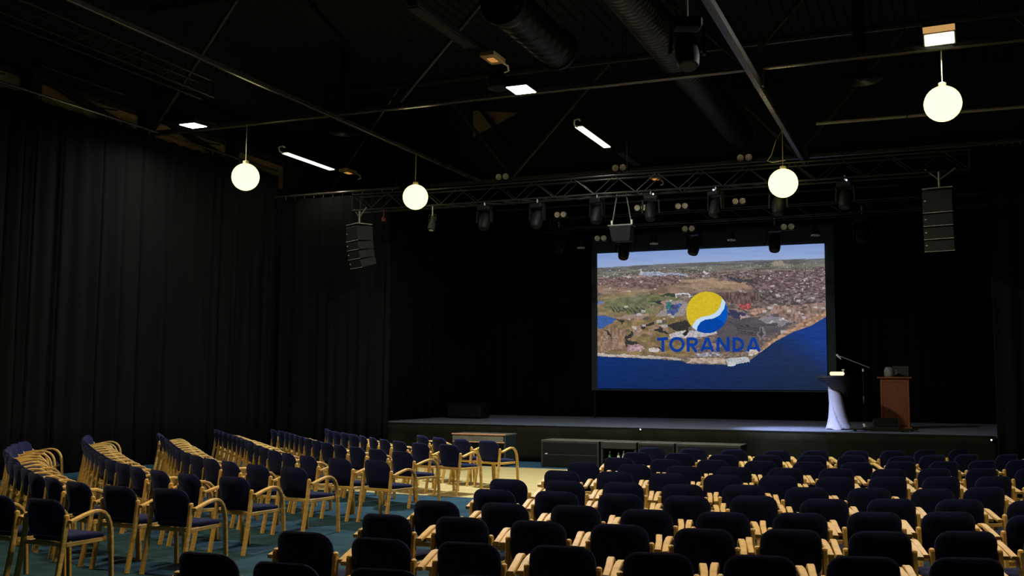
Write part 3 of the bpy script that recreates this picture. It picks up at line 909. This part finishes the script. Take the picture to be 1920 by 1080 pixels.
    def ring(cx, cy, rx, ry, th=TH):
        e = np.hypot((X - cx) / rx, (Y - cy) / ry)
        e2 = np.hypot((X - cx) / (rx - th), (Y - cy) / (ry - th))
        return (e < 1) & (e2 > 1)
    dy = lambda x: -(x - 770) * .005
    x = 446
    ink |= seg(446, yt + 10, 515, yt + 8) | seg(481, yt, 481, yb)
    ink |= ring(570, 724, 49, 48)
    ink |= seg(641, yt, 641, yb) | (ring(668, 708, 34, 29) & (X > 660)) | seg(632, yt + 9, 668, yt + 9) | seg(632, 728, 668, 728) | seg(664, 730, 692, yb + 2)
    def A_(x0, x1):
        xm = (x0 + x1) / 2
        return ((seg(x0 + 9, yb, xm + 1, yt - 4) | seg(x1 - 9, yb, xm - 1, yt - 4)) & (Y > yt) & (Y < yb)) | seg(x0 + 22, 748, x1 - 22, 748, 16)
    ink |= A_(716, 806)
    ink |= seg(829, yt, 829, yb) | seg(893, yt, 893, yb) | (seg(824, yt - 6, 898, yb + 6) & (Y > yt) & (Y < yb))
    ink |= seg(929, yt, 929, yb) | (ring(944, 725, 50, 45) & (X > 944)) | seg(921, yt + 9, 946, yt + 9) | seg(921, yb - 9, 946, yb - 9)
    ink |= A_(1005, 1098)
    put(ink, (16, 58, 146), .06, n3)
    return np.clip(img, 0, 255) / 255

NX, NY = 520, 320
img = picture(NX, NY)
lin = np.where(img <= .04045, img / 12.92, ((img + .055) / 1.055) ** 2.4)
gx = np.linspace(SX0, SX1, NX + 1)
gz = np.linspace(SZ1, SZ0, NY + 1)
GX, GZ = np.meshgrid(gx, gz)
verts = np.stack([GX - (SX0 + SX1) / 2, np.zeros_like(GX) - 0.0, GZ - .82], -1).reshape(-1, 3)
idx = np.arange((NX + 1) * (NY + 1)).reshape(NY + 1, NX + 1)
quads = np.stack([idx[:-1, :-1], idx[1:, :-1], idx[1:, 1:], idx[:-1, 1:]], -1).reshape(-1, 4)
me = bpy.data.meshes.new('projected_picture')
me.vertices.add(len(verts))
me.vertices.foreach_set('co', verts.astype(np.float32).ravel())
me.loops.add(quads.size)
me.loops.foreach_set('vertex_index', quads.astype(np.int32).ravel())
me.polygons.add(len(quads))
me.polygons.foreach_set('loop_start', (np.arange(len(quads)) * 4).astype(np.int32))
me.polygons.foreach_set('loop_total', np.full(len(quads), 4, np.int32))
me.update()
ca = me.color_attributes.new('picture', 'FLOAT_COLOR', 'CORNER')
cols = np.concatenate([np.repeat(lin.reshape(-1, 3), 4, 0), np.ones((len(quads) * 4, 1))], 1)
ca.data.foreach_set('color', cols.astype(np.float32).ravel())
pm = bpy.data.materials.new('projected_light')
pm.use_nodes = True
nt = pm.node_tree
nt.nodes.remove(nt.nodes['Principled BSDF'])
at_ = nt.nodes.new('ShaderNodeAttribute')
at_.attribute_name = 'picture'
em = nt.nodes.new('ShaderNodeEmission')
nt.links.new(at_.outputs['Color'], em.inputs[0])
nt.links.new(em.outputs[0], nt.nodes['Material Output'].inputs[0])
obj('projected_picture', me, pm, scr)['label'] = 'aerial river town picture with round yellow and blue mark and TORANDA lettering'

# ------------------------------------------------------------------ things on the stage
t = thing('draped_table', 'high round table in black cloth over a twisted lilac stretch cover', 'table', (-2.0, 23.1, .82))
n = 90
prof = [(0, .27, 0), (.03, .272, 0), (.12, .235, -.005), (.25, .20, -.01), (.4, .175, -.02), (.55, .155, -.03), (.7, .145, -.045), (.82, .13, -.065), (.9, .11, -.08), (.95, .09, -.085)]
zs = list(np.linspace(0, .95, 40))
prof = [(z, float(np.interp(z, [q[0] for q in prof], [q[1] for q in prof])), float(np.interp(z, [q[0] for q in prof], [q[2] for q in prof]))) for z in zs]
vs, fs = [], []
for z, r, cx in prof:
    for j in range(n):
        th = 2 * PI * j / n
        tf = math.radians(305 - 95 * z / .8)        # spiral edge of the wrapped cloth
        d = (th - tf + PI) % (2 * PI) - PI
        k = max(0, min(1, d / .06 + .5)) * (1 if d < 2.2 else max(0, 1 - (d - 2.2) / .6))
        rr = r * (.92 + .12 * k - .16 * math.exp(-((d + .05) / .07) ** 2))
        if z < .02:
            rr *= 1 + .06 * math.cos(4 * th)
        vs.append((cx + rr * math.cos(th), rr * math.sin(th), z + .004 + (.02 * (1 - math.cos(4 * th)) / 2 if z < .02 else 0)))
m_ = len(prof)
fs = [(i * n + j, i * n + (j + 1) % n, (i + 1) * n + (j + 1) % n, (i + 1) * n + j) for i in range(m_ - 1) for j in range(n)]
fs.append(tuple(range((m_ - 1) * n, m_ * n)))
MB().add(vs, fs).build('stretch_cover', LILAC, t, True)
vs = []
for z, r in ((1.13, .37), (1.11, .375), (1.06, .33), (.98, .24), (.92, .2), (.84, .17)):
    for j in range(n):
        th = 2 * PI * j / n
        dz = -.16 * max(0, math.cos(th - .2)) * (1 if z < 1.0 else 0)
        vs.append((-.04 + .06 * (z < 1) + r * math.cos(th), r * math.sin(th), z + dz))
fs = [(i * n + j, i * n + (j + 1) % n, (i + 1) * n + (j + 1) % n, (i + 1) * n + j) for i in range(5) for j in range(n)] + [tuple(range(n))]
MB().add(vs, fs).build('black_cloth', BLACKCLOTH, t, True)
MB().lathe([(.0001, 1.131), (.37, 1.131), (.375, 1.14), (.37, 1.146), (.0001, 1.146)], 32, Matrix.Translation((-.03, 0, 0))).build('table_top', BLACKCLOTH, t, True)

t = thing('glowing_table_lamp', 'small rounded warm-white glowing lamp on the black-topped table', 'lamp', (-1.98, 22.95, 1.967))
MB().box((0, 0, .045), (.29, .16, .078), None, .022).build('shell', LAMPW, t)
MB().box((0, 0, .003), (.27, .14, .006)).build('base', WHITEP, t)
MB().tube([(.12, .04, .05), (.13, .04, .12), (.10, .02, .125)], .012, 6).build('handle', WHITEP, t, True)
MB().lathe([(.0001, .0), (.03, .005), (.03, .02), (.0001, .03)], 12, Matrix.Translation((.13, .04, .112))).build('knob', WHITEP, t, True)

t = thing('microphone_stand', 'boom microphone stand between the draped table and the lectern', 'microphone stand', (-1.53, 24.2, .82))
MB().tube([(0, 0, .02), (0, 0, 1.33)], .011, 8).build('pole', BLACKM, t)
MB().tube([(0, 0, .55), (0, 0, .70)], .017, 8).build('height_clutch', GREYP, t)
MB().tube([(0, 0, 1.25), (0, 0, 1.31)], .02, 8).build('boom_clamp', PALE, t)
for a in (PI / 2, PI / 2 + 2 * PI / 3, PI / 2 + 4 * PI / 3):
    MB().tube([(0, 0, .05), (.3 * math.cos(a), .3 * math.sin(a), .012)], .011, 6).build('leg', GREYP, t)
MB().lathe([(.0001, .0), (.035, .01), (.035, .07), (.0001, .08)], 12, Matrix.Translation((0, 0, .02))).build('hub', PALE, t, True)
MB().tube([(.14, 0, 1.335), (-.50, -.05, 1.60)], .008, 8).build('boom', SILVER, t)
MB().tube([(-.46, -.05, 1.58), (-.53, -.05, 1.565)], .014, 8).build('microphone_clip', SILVER, t)
MB().lathe([(.0001, -.03), (.022, -.02), (.028, .0), (.022, .025), (.014, .04), (.012, .12)], 12, Matrix.Translation((-.54, -.06, 1.615)) @ Matrix.Rotation(2.4, 4, 'Y')).build('microphone', WHITEP, t, True)

t = thing('lectern', 'reddish brown wooden lectern with framed front panel', 'lectern', (-.88, 24.45, .82))
MB().box((0, 0, .56), (.60, .42, 1.06), None, .006).build('body', LECT, t)
MB().box((0, -.216, .57), (.50, .012, .93), None, .004).build('front_panel', LECTP, t)
for x in (-.275, .275):
    MB().box((x, -.216, .56), (.05, .03, 1.06), None, .005).build('stile', LECT, t)
for z in (1.055, .09):
    MB().box((0, -.216, z), (.50, .03, .06), None, .005).build('rail', LECT, t)
MB().box((0, -.02, 1.115), (.72, .54, .04), None, .01).build('top', LECT, t)
MB().box((0, 0, .02), (.68, .50, .04), None, .006).build('plinth', LECT, t)

t = thing('glass_jug', 'pale glass jug standing on the lectern top', 'jug', (-.99, 24.35, 1.955))
MB().lathe([(.09, .0), (.105, .02), (.11, .1), (.10, .17), (.08, .20), (.085, .215), (.075, .215), (.07, .19), (.09, .1), (.085, .02)], 20).build('body', CERAM, t, True)
MB().tube([(.10, 0, .16), (.16, 0, .14), (.155, 0, .07), (.105, 0, .04)], .012, 6).build('handle', CERAM, t, True)
MB().lathe([(.0001, .03), (.082, .03), (.088, .08), (.0001, .085)], 18).build('water', PALE, t, True)
t = thing('laptop', 'dark open laptop at the back of the lectern top', 'laptop', (-.76, 24.55, 1.955))
MB().box((0, 0, .01), (.34, .22, .02), None, .004).build('keyboard_base', BLACKM, t)
MB().box((0, .12, .13), (.34, .012, .23), Matrix.Rotation(-.15, 3, 'X'), .003).build('display_lid', GREYM, t)

t = thing('stage_monitor', 'black wedge monitor loudspeaker lying before the lectern', 'loudspeaker', (-1.06, 23.7, .82))
MB().prism([(-.27, -.16, 0), (-.27, .2, 0), (-.27, .16, .23), (-.27, .0, .23), (-.27, -.17, .06)], (.54, 0, 0)).build('cabinet', GREYM, t)
MB().prism([(-.24, -.178, .065), (-.24, -.012, .233), (-.24, -.018, .239), (-.24, -.184, .071)], (.48, 0, 0)).build('grille', BLACKM, t)
for i, (x, y, w) in enumerate(((-1.15, 22.55, 1.15), (-.95, 22.95, 1.1))):
    o = MB().box((0, 0, .0375), (w, .26, .025), None, .004)
    o.box((-w * .4, 0, .0125), (.05, .22, .025)).box((w * .4, 0, .0125), (.05, .22, .025))
    tag(o.build('floor_board', SKIRT), ['flat olive board on battens at the stage edge', 'flat olive board on battens lying before the stage monitor'][i], 'board').location = (x, y, .82)
t = thing('flight_case', 'dark equipment case at the back left of the stage', 'case', (-11.7, 25.2, .82))
MB().box((0, 0, .2), (1.0, .6, .36), None, .02).build('body', BLACKM, t)
MB().box((0, 0, .395), (1.02, .62, .03), None, .008).build('lid', BLACKM, t)
for x in (-.4, .4):
    MB().box((x, -.2, .01), (.06, .06, .02)).build('foot', BLACKM, t)
    MB().box((x, .2, .01), (.06, .06, .02)).build('foot', BLACKM, t)
for p, lb in (((-6.0, 21.815, .785), 'tiny white marker light on the stage edge, left of centre'), ((.92, 21.80, .74), 'tiny white marker light at the right end of the stage edge')):
    t = thing('marker_light', lb, 'marker light', p)
    MB().box((0, .005, 0), (.05, .02, .05), None, .004).build('housing', BLACKM, t)
    MB().lathe([(.0001, .012), (.014, .008), (.016, 0)], 10, Matrix.Translation((0, -.004, 0)) @ Matrix.Rotation(PI / 2, 4, 'X')).build('glow', LEDW, t, True)

# ------------------------------------------------------------------ in front of the stage
t = thing('low_cabinet', 'low dark cabinet with grey fascia and reddish top edge by the stage', 'cabinet', (-9.17, 20.6, 0))
MB().box((0, 0, .665), (1.26, .66, .03), None, .006).build('top', GREYP, t)
MB().box((0, -.325, .672), (1.27, .02, .026), None, .004).build('top_edge', REDWOOD, t)
MB().box((-.02, -.305, .582), (1.2, .02, .135), None, .004).build('fascia', GREYP, t)
MB().box((0, -.30, .505), (1.22, .05, .02), None, .004).build('ledge', REDWOOD, t)
for x in (-.61, .61):
    MB().box((x, 0, .325), (.04, .62, .65), None, .005).build('side_panel', TEALB, t)
MB().box((0, .26, .325), (1.18, .03, .65)).build('back_panel', TEALB, t)
MB().box((0, .0, .1), (1.18, .55, .03)).build('shelf', TEALB, t)

def bin_(x0, x1, lb, openb=False):
    t = thing('subwoofer_cabinet', lb, 'loudspeaker', ((x0 + x1) / 2, 20.95, 0), 0, 'black cabinets along the stage front')
    w = x1 - x0 - .015
    if not openb:
        MB().box((0, 0, .28), (w, .7, .55), None, .012).build('body', GREYM, t)
        for z in (.15, .41):
            MB().box((0, -.352, z), (w * .93, .012, .235), None, .004).build('grille', BLACKM, t)
        MB().box((-w * .4, -.36, .285), (.05, .012, .02)).build('badge', WHITEP, t)
    else:
        MB().box((0, 0, .49), (w, .7, .13), None, .01).build('top', GREYM, t)
        for x in (-w / 2 + .025, w / 2 - .025):
            MB().box((x, 0, .21), (.05, .68, .42), None, .005).build('side', GREYM, t)
        MB().box((0, .32, .21), (w - .1, .04, .42)).build('back', BLACKM, t)
        MB().box((0, 0, .2), (w - .1, .62, .03)).build('shelf', BLACKM, t)
    MB().box((0, 0, .565), (w, .7, .012), None, .003).build('lid', GREYP, t)
    return t
bin_(-7.86, -6.55, 'wide black speaker cabinet at the stage front, leftmost of the row')
bin_(-6.53, -5.75, 'open black cabinet holding small bottles in front of the stage', True)
bin_(-5.73, -4.96, 'black cabinet at the stage front, third in the row from the left')
bin_(-4.94, -3.62, 'wide black speaker cabinet at the stage front, rightmost of the row')
for x, m_, h, lb in ((-6.36, GREENG, .13, 'small green bottle on the shelf of the open cabinet'), (-6.17, WHITEP, .11, 'white cup on the shelf of the open cabinet'), (-6.06, WHITEP, .15, 'slim white bottle on the shelf of the open cabinet')):
    t = thing('small_bottle', lb, 'bottle', (x, 20.72, .217))
    MB().lathe([(.03, 0), (.033, .01), (.033, h * .6), (.012, h * .8), (.012, h)], 14).build('body', m_, t, True)
    MB().lathe([(.014, h), (.014, h + .015), (.0001, h + .016)], 10).build('cap', WHITEP, t, True)

# ------------------------------------------------------------------ chairs
def outline(w, h, rt, rb, n=5):
    """rounded rectangle, centred in x, z from 0 to h; top radius rt, bottom radius rb"""
    P = []
    for cx, cz, r, a0 in ((w / 2 - rt, h - rt, rt, 0), (-w / 2 + rt, h - rt, rt, 90), (-w / 2 + rb, rb, rb, 180), (w / 2 - rb, rb, rb, 270)):
        for i in range(n + 1):
            a = math.radians(a0 + 90 * i / n)
            P.append((cx + r * math.cos(a), cz + r * math.sin(a)))
    return P
def pad(P, th, shape, puff=.012):
    """cushion: outline P, thickness th, shape(x,z,t) -> point"""
    cx = sum(p[0] for p in P) / len(P)
    cz = sum(p[1] for p in P) / len(P)
    mx = max(abs(p[0]) for p in P)
    rings = [(.55, -th / 2 - puff), (.9, -th / 2 - puff * .4), (.975, -th / 2 + .006), (1, -th * .2), (1, th * .2), (.975, th / 2 - .006), (.9, th / 2 + puff * .4), (.55, th / 2 + puff)]
    n = len(P)
    vs = [shape(cx, cz, rings[0][1] - .002)]
    for k, t in rings:
        d = (1 - k) * mx
        for x, z in P:
            L = math.hypot(x - cx, z - cz)
            q = max(.1, 1 - d / L)
            vs.append(shape(cx + (x - cx) * q, cz + (z - cz) * q, t))
    vs.append(shape(cx, cz, rings[-1][1] + .002))
    fs = [(0, 1 + (j + 1) % n, 1 + j) for j in range(n)]
    for i in range(len(rings) - 1):
        a, b = 1 + i * n, 1 + (i + 1) * n
        fs += [(a + j, a + (j + 1) % n, b + (j + 1) % n, b + j) for j in range(n)]
    a = 1 + (len(rings) - 1) * n
    fs += [(a + j, a + (j + 1) % n, len(vs) - 1) for j in range(n)]
    return MB().add(vs, fs)
def make_chair():
    t = thing('armchair', 'chair', 'chair')
    pad(outline(.42, .325, .105, .05), .034, lambda x, z, k: (x, -.205 - .19 * z + k * .98 + 1.1 * x * x - .04, .475 + z * .98 - k * .2)).build('backrest', NAVY, t, True)
    pad(outline(.43, .44, .06, .05), .045, lambda x, z, k: (x * (.93 + .14 * z / .44), -.205 + z, .447 + k - .02 * math.cos(z / .44 * PI) * -1 * .6)).build('seat', NAVY, t, True)
    for s in (-1, 1):
        MB().tube([(s * .228, -.335, 0), (s * .228, -.29, .22), (s * .228, -.255, .42), (s * .228, -.235, .58), (s * .228, -.232, .645)], 0, rect=(.032, .046), side=(1, 0, 0)).tube(
            [(s * .228, -.232, .64), (s * .228, -.230, .655), (s * .228, -.230, .664)], [.022, .021, .010], 8).build('rear_leg', WOOD, t, True)
        P = [(-.235, .605), (-.19, .615), (-.08, .645), (.03, .665), (.10, .662), (.16, .640), (.205, .60), (.235, .54), (.25, .46), (.262, .30), (.272, .15), (.28, 0)]
        MB().tube([(s * (.270 - .022 * max(0, min(1, (y + .1) / .3))), y, z) for y, z in P], 0, rect=(.046, .027), side=(1, 0, 0)).build('bentwood_arm_and_front_leg', WOOD, t, True)
    f = MB().box((0, -.225, .412), (.44, .022, .035), None, .004).box((0, .215, .405), (.46, .022, .04), None, .004)
    for s in (-1, 1):
        f.box((s * .222, -.0, .408), (.02, .44, .035), None, .004)
    f.build('seat_frame', WOOD, t)
    return t
ROWS = [
    ('right', 1, [(-4.120,15.610,0.070), (-3.486,15.658,0.170), (-2.870,15.715,0.270), (-2.246,15.770,0.360), (-1.721,16.092,0.440), (-1.159,16.344,0.530), (-0.646,16.678,0.610), (-0.190,17.090,0.700), (0.288,17.473,0.780)]),
    ('right', 2, [(-4.031,14.456,0.080), (-3.433,14.573,0.150), (-2.813,14.570,0.230), (-2.230,14.756,0.310), (-1.650,14.952,0.390), (-1.139,15.298,0.470), (-0.485,15.348,0.530), (-0.087,15.848,0.610), (0.366,16.260,0.690), (0.908,16.561,0.760), (1.304,17.028,0.840)]),
    ('right', 3, [(-3.990,13.410,0.070), (-3.350,13.410,0.140), (-2.766,13.606,0.210), (-2.162,13.696,0.280), (-1.565,13.824,0.350), (-0.989,14.008,0.410), (-0.469,14.331,0.480), (0.055,14.643,0.550), (0.526,15.033,0.620), (0.990,15.419,0.680)]),
    ('right', 4, [(-4.160,12.400,0.040), (-3.489,12.369,0.110), (-2.889,12.436,0.170), (-2.305,12.590,0.230), (-1.710,12.707,0.290), (-1.138,12.901,0.350), (-0.563,13.087,0.410), (-0.057,13.434,0.480), (0.474,13.722,0.540), (1.017,13.983,0.590)]),
    ('right', 5, [(-4.010,11.170,0.050), (-3.417,11.309,0.110), (-2.818,11.360,0.160), (-2.219,11.437,0.220), (-1.644,11.610,0.270), (-1.055,11.731,0.320), (-0.529,12.043,0.380), (0.015,12.301,0.430), (0.548,12.584,0.490), (1.068,12.885,0.540)]),
    ('right', 6, [(-4.167,9.959,0.040), (-3.572,10.048,0.090), (-2.980,10.150,0.140), (-2.384,10.222,0.180), (-1.816,10.429,0.230), (-1.206,10.461,0.280), (-0.637,10.651,0.330), (-0.066,10.836,0.380), (0.402,11.257,0.420), (0.957,11.487,0.470)]),
    ('right', 7, [(-3.892,8.960,0.060), (-3.299,9.049,0.100), (-2.703,9.119,0.150), (-2.110,9.201,0.190), (-1.558,9.470,0.230), (-0.946,9.488,0.280), (-0.402,9.756,0.320), (0.156,9.974,0.360), (0.734,10.144,0.410)]),
    ('right', 8, [(-3.973,7.910,0.040), (-3.378,7.999,0.090), (-2.787,8.102,0.130), (-2.181,8.087,0.170), (-1.588,8.183,0.210), (-1.024,8.393,0.250), (-0.488,8.693,0.290), (0.053,8.961,0.330), (0.665,9.023,0.370)]),
    ('right', 9, [(-3.922,6.960,0.050), (-3.328,7.050,0.080), (-2.730,7.090,0.120), (-2.134,7.170,0.160), (-1.533,7.207,0.200), (-0.970,7.431,0.240), (-0.393,7.592,0.280), (0.157,7.849,0.320), (0.723,8.051,0.360)]),
    ('right', 10, [(-3.966,5.930,0.040), (-3.365,5.900,0.080), (-2.772,5.980,0.110), (-2.183,6.091,0.150), (-1.575,6.090,0.190), (-0.999,6.250,0.220), (-0.431,6.460,0.260), (0.131,6.670,0.290)]),
    ('right', 11, [(-4.001,4.980,0.040), (-3.399,4.900,0.070), (-2.801,4.960,0.100), (-2.202,5.009,0.140), (-1.617,5.131,0.170)]),
    ('left', 1, [(-7.120,16.140,-0.240), (-7.730,16.370,-0.400), (-8.310,16.640,-0.510), (-8.910,17.150,-0.580)]),
    ('left', 2, [(-7.245,14.854,-0.260), (-7.842,15.014,-0.370), (-8.392,15.315,-0.510), (-8.890,15.697,-0.650), (-9.347,16.104,-0.730), (-9.795,16.516,-0.800), (-10.231,16.897,-0.540), (-10.683,17.322,-0.620), (-11.127,17.733,-0.680), (-11.551,18.156,-0.710), (-11.917,18.642,-0.740)]),
    ('left', 3, [(-7.187,13.194,-0.310), (-7.744,13.455,-0.400), (-8.275,13.755,-0.470), (-8.787,14.093,-0.560), (-9.257,14.456,-0.510), (-9.712,14.860,-0.550), (-10.151,15.280,-0.580), (-10.573,15.723,-0.620), (-10.985,16.166,-0.640), (-11.396,16.607,-0.650), (-11.812,17.042,-0.670), (-12.250,17.460,-0.680), (-12.710,17.850,-0.690)]),
    ('left', 4, [(-6.673,11.581,-0.190), (-7.271,11.651,-0.240), (-7.896,11.859,-0.440), (-8.427,12.177,-0.560), (-8.906,12.522,-0.460), (-9.362,12.936,-0.490), (-9.798,13.380,-0.510), (-10.242,13.801,-0.540), (-10.650,14.271,-0.570), (-11.074,14.707,-0.580), (-11.497,15.141,-0.590), (-11.925,15.567,-0.600), (-12.355,15.989,-0.610), (-12.797,16.392,-0.620), (-13.225,16.814,-0.630), (-13.654,17.233,-0.640)]),
    ('left', 5, [(-7.008,10.225,-0.140), (-7.623,10.369,-0.290), (-8.208,10.607,-0.440), (-8.729,10.891,-0.440), (-9.227,11.228,-0.460), (-9.703,11.604,-0.480), (-10.162,12.009,-0.500), (-10.598,12.447,-0.530), (-11.032,12.879,-0.550), (-11.460,13.316,-0.580), (-11.884,13.765,-0.650), (-12.305,14.212,-0.730), (-12.740,14.639,-0.800), (-13.174,15.077,-0.900), (-13.626,15.504,-0.990)]),
    ('left', 6, [(-6.879,8.956,-0.090), (-7.538,9.040,-0.300), (-8.118,9.244,-0.400), (-8.670,9.503,-0.470), (-9.170,9.820,-0.370), (-9.673,10.161,-0.390), (-10.161,10.538,-0.410), (-10.631,10.942,-0.430), (-11.102,11.336,-0.460), (-11.563,11.739,-0.480), (-12.021,12.144,-0.510), (-12.476,12.561,-0.580), (-12.925,12.981,-0.660), (-13.373,13.401,-0.750), (-13.816,13.859,-0.910), (-14.235,14.345,-1.070)]),
    ('left', 7, [(-6.656,7.728,-0.000), (-7.268,7.723,-0.080), (-7.904,7.848,-0.260), (-8.498,8.107,-0.440), (-9.025,8.377,-0.400), (-9.523,8.722,-0.420), (-10.019,9.065,-0.440), (-10.512,9.416,-0.460), (-10.968,9.828,-0.480), (-11.487,10.209,-0.650), (-11.944,10.628,-0.780), (-12.431,11.014,-0.880), (-12.860,11.459,-0.980), (-13.286,11.918,-1.080), (-13.669,12.418,-1.190)]),
    ('left', 8, [(-7.040,6.630,-0.020), (-7.650,6.680,-0.050)]),
]
chair0 = make_chair()
first = True
rnd = random.Random(5)
for blk, k, L in ROWS:
    for i, (x, y, rz) in enumerate(L):
        if k == len([1 for r in ROWS if r[0] == blk]):
            rw = 'rearmost'
        else:
            rw = 'front' if k == 1 else ORD[k]
        lb = 'navy-padded beech armchair, %s block, %s row from stage, %s seat from the aisle' % (blk, rw, ORD[i + 1])
        if rw == 'front':
            lb = 'navy-padded beech armchair in the %s block front row, %s seat from the aisle' % (blk, ORD[i + 1])
        elif rw == 'rearmost':
            lb = 'navy-padded beech armchair in the %s block rearmost row, %s seat from the aisle' % (blk, ORD[i + 1])
        grp = 'armchairs of the %s seating block' % blk
        a = rz + rnd.uniform(-.02, .02)
        # (x, y) is the middle of the backrest top; the chair's own origin lies in front of it
        ox = x + .27 * -math.sin(a)
        oy = y + .27 * math.cos(a)
        z = .0065 if (-10.6 < ox < 1.5 and 14.4 < oy < 20.4) else .001
        if first:
            c = chair0
            c.location, c.rotation_euler = (ox, oy, z), (0, 0, a)
            tag(c, lb, None, grp)
            first = False
        else:
            c = dup(chair0, (ox, oy, z), a, lb, grp)
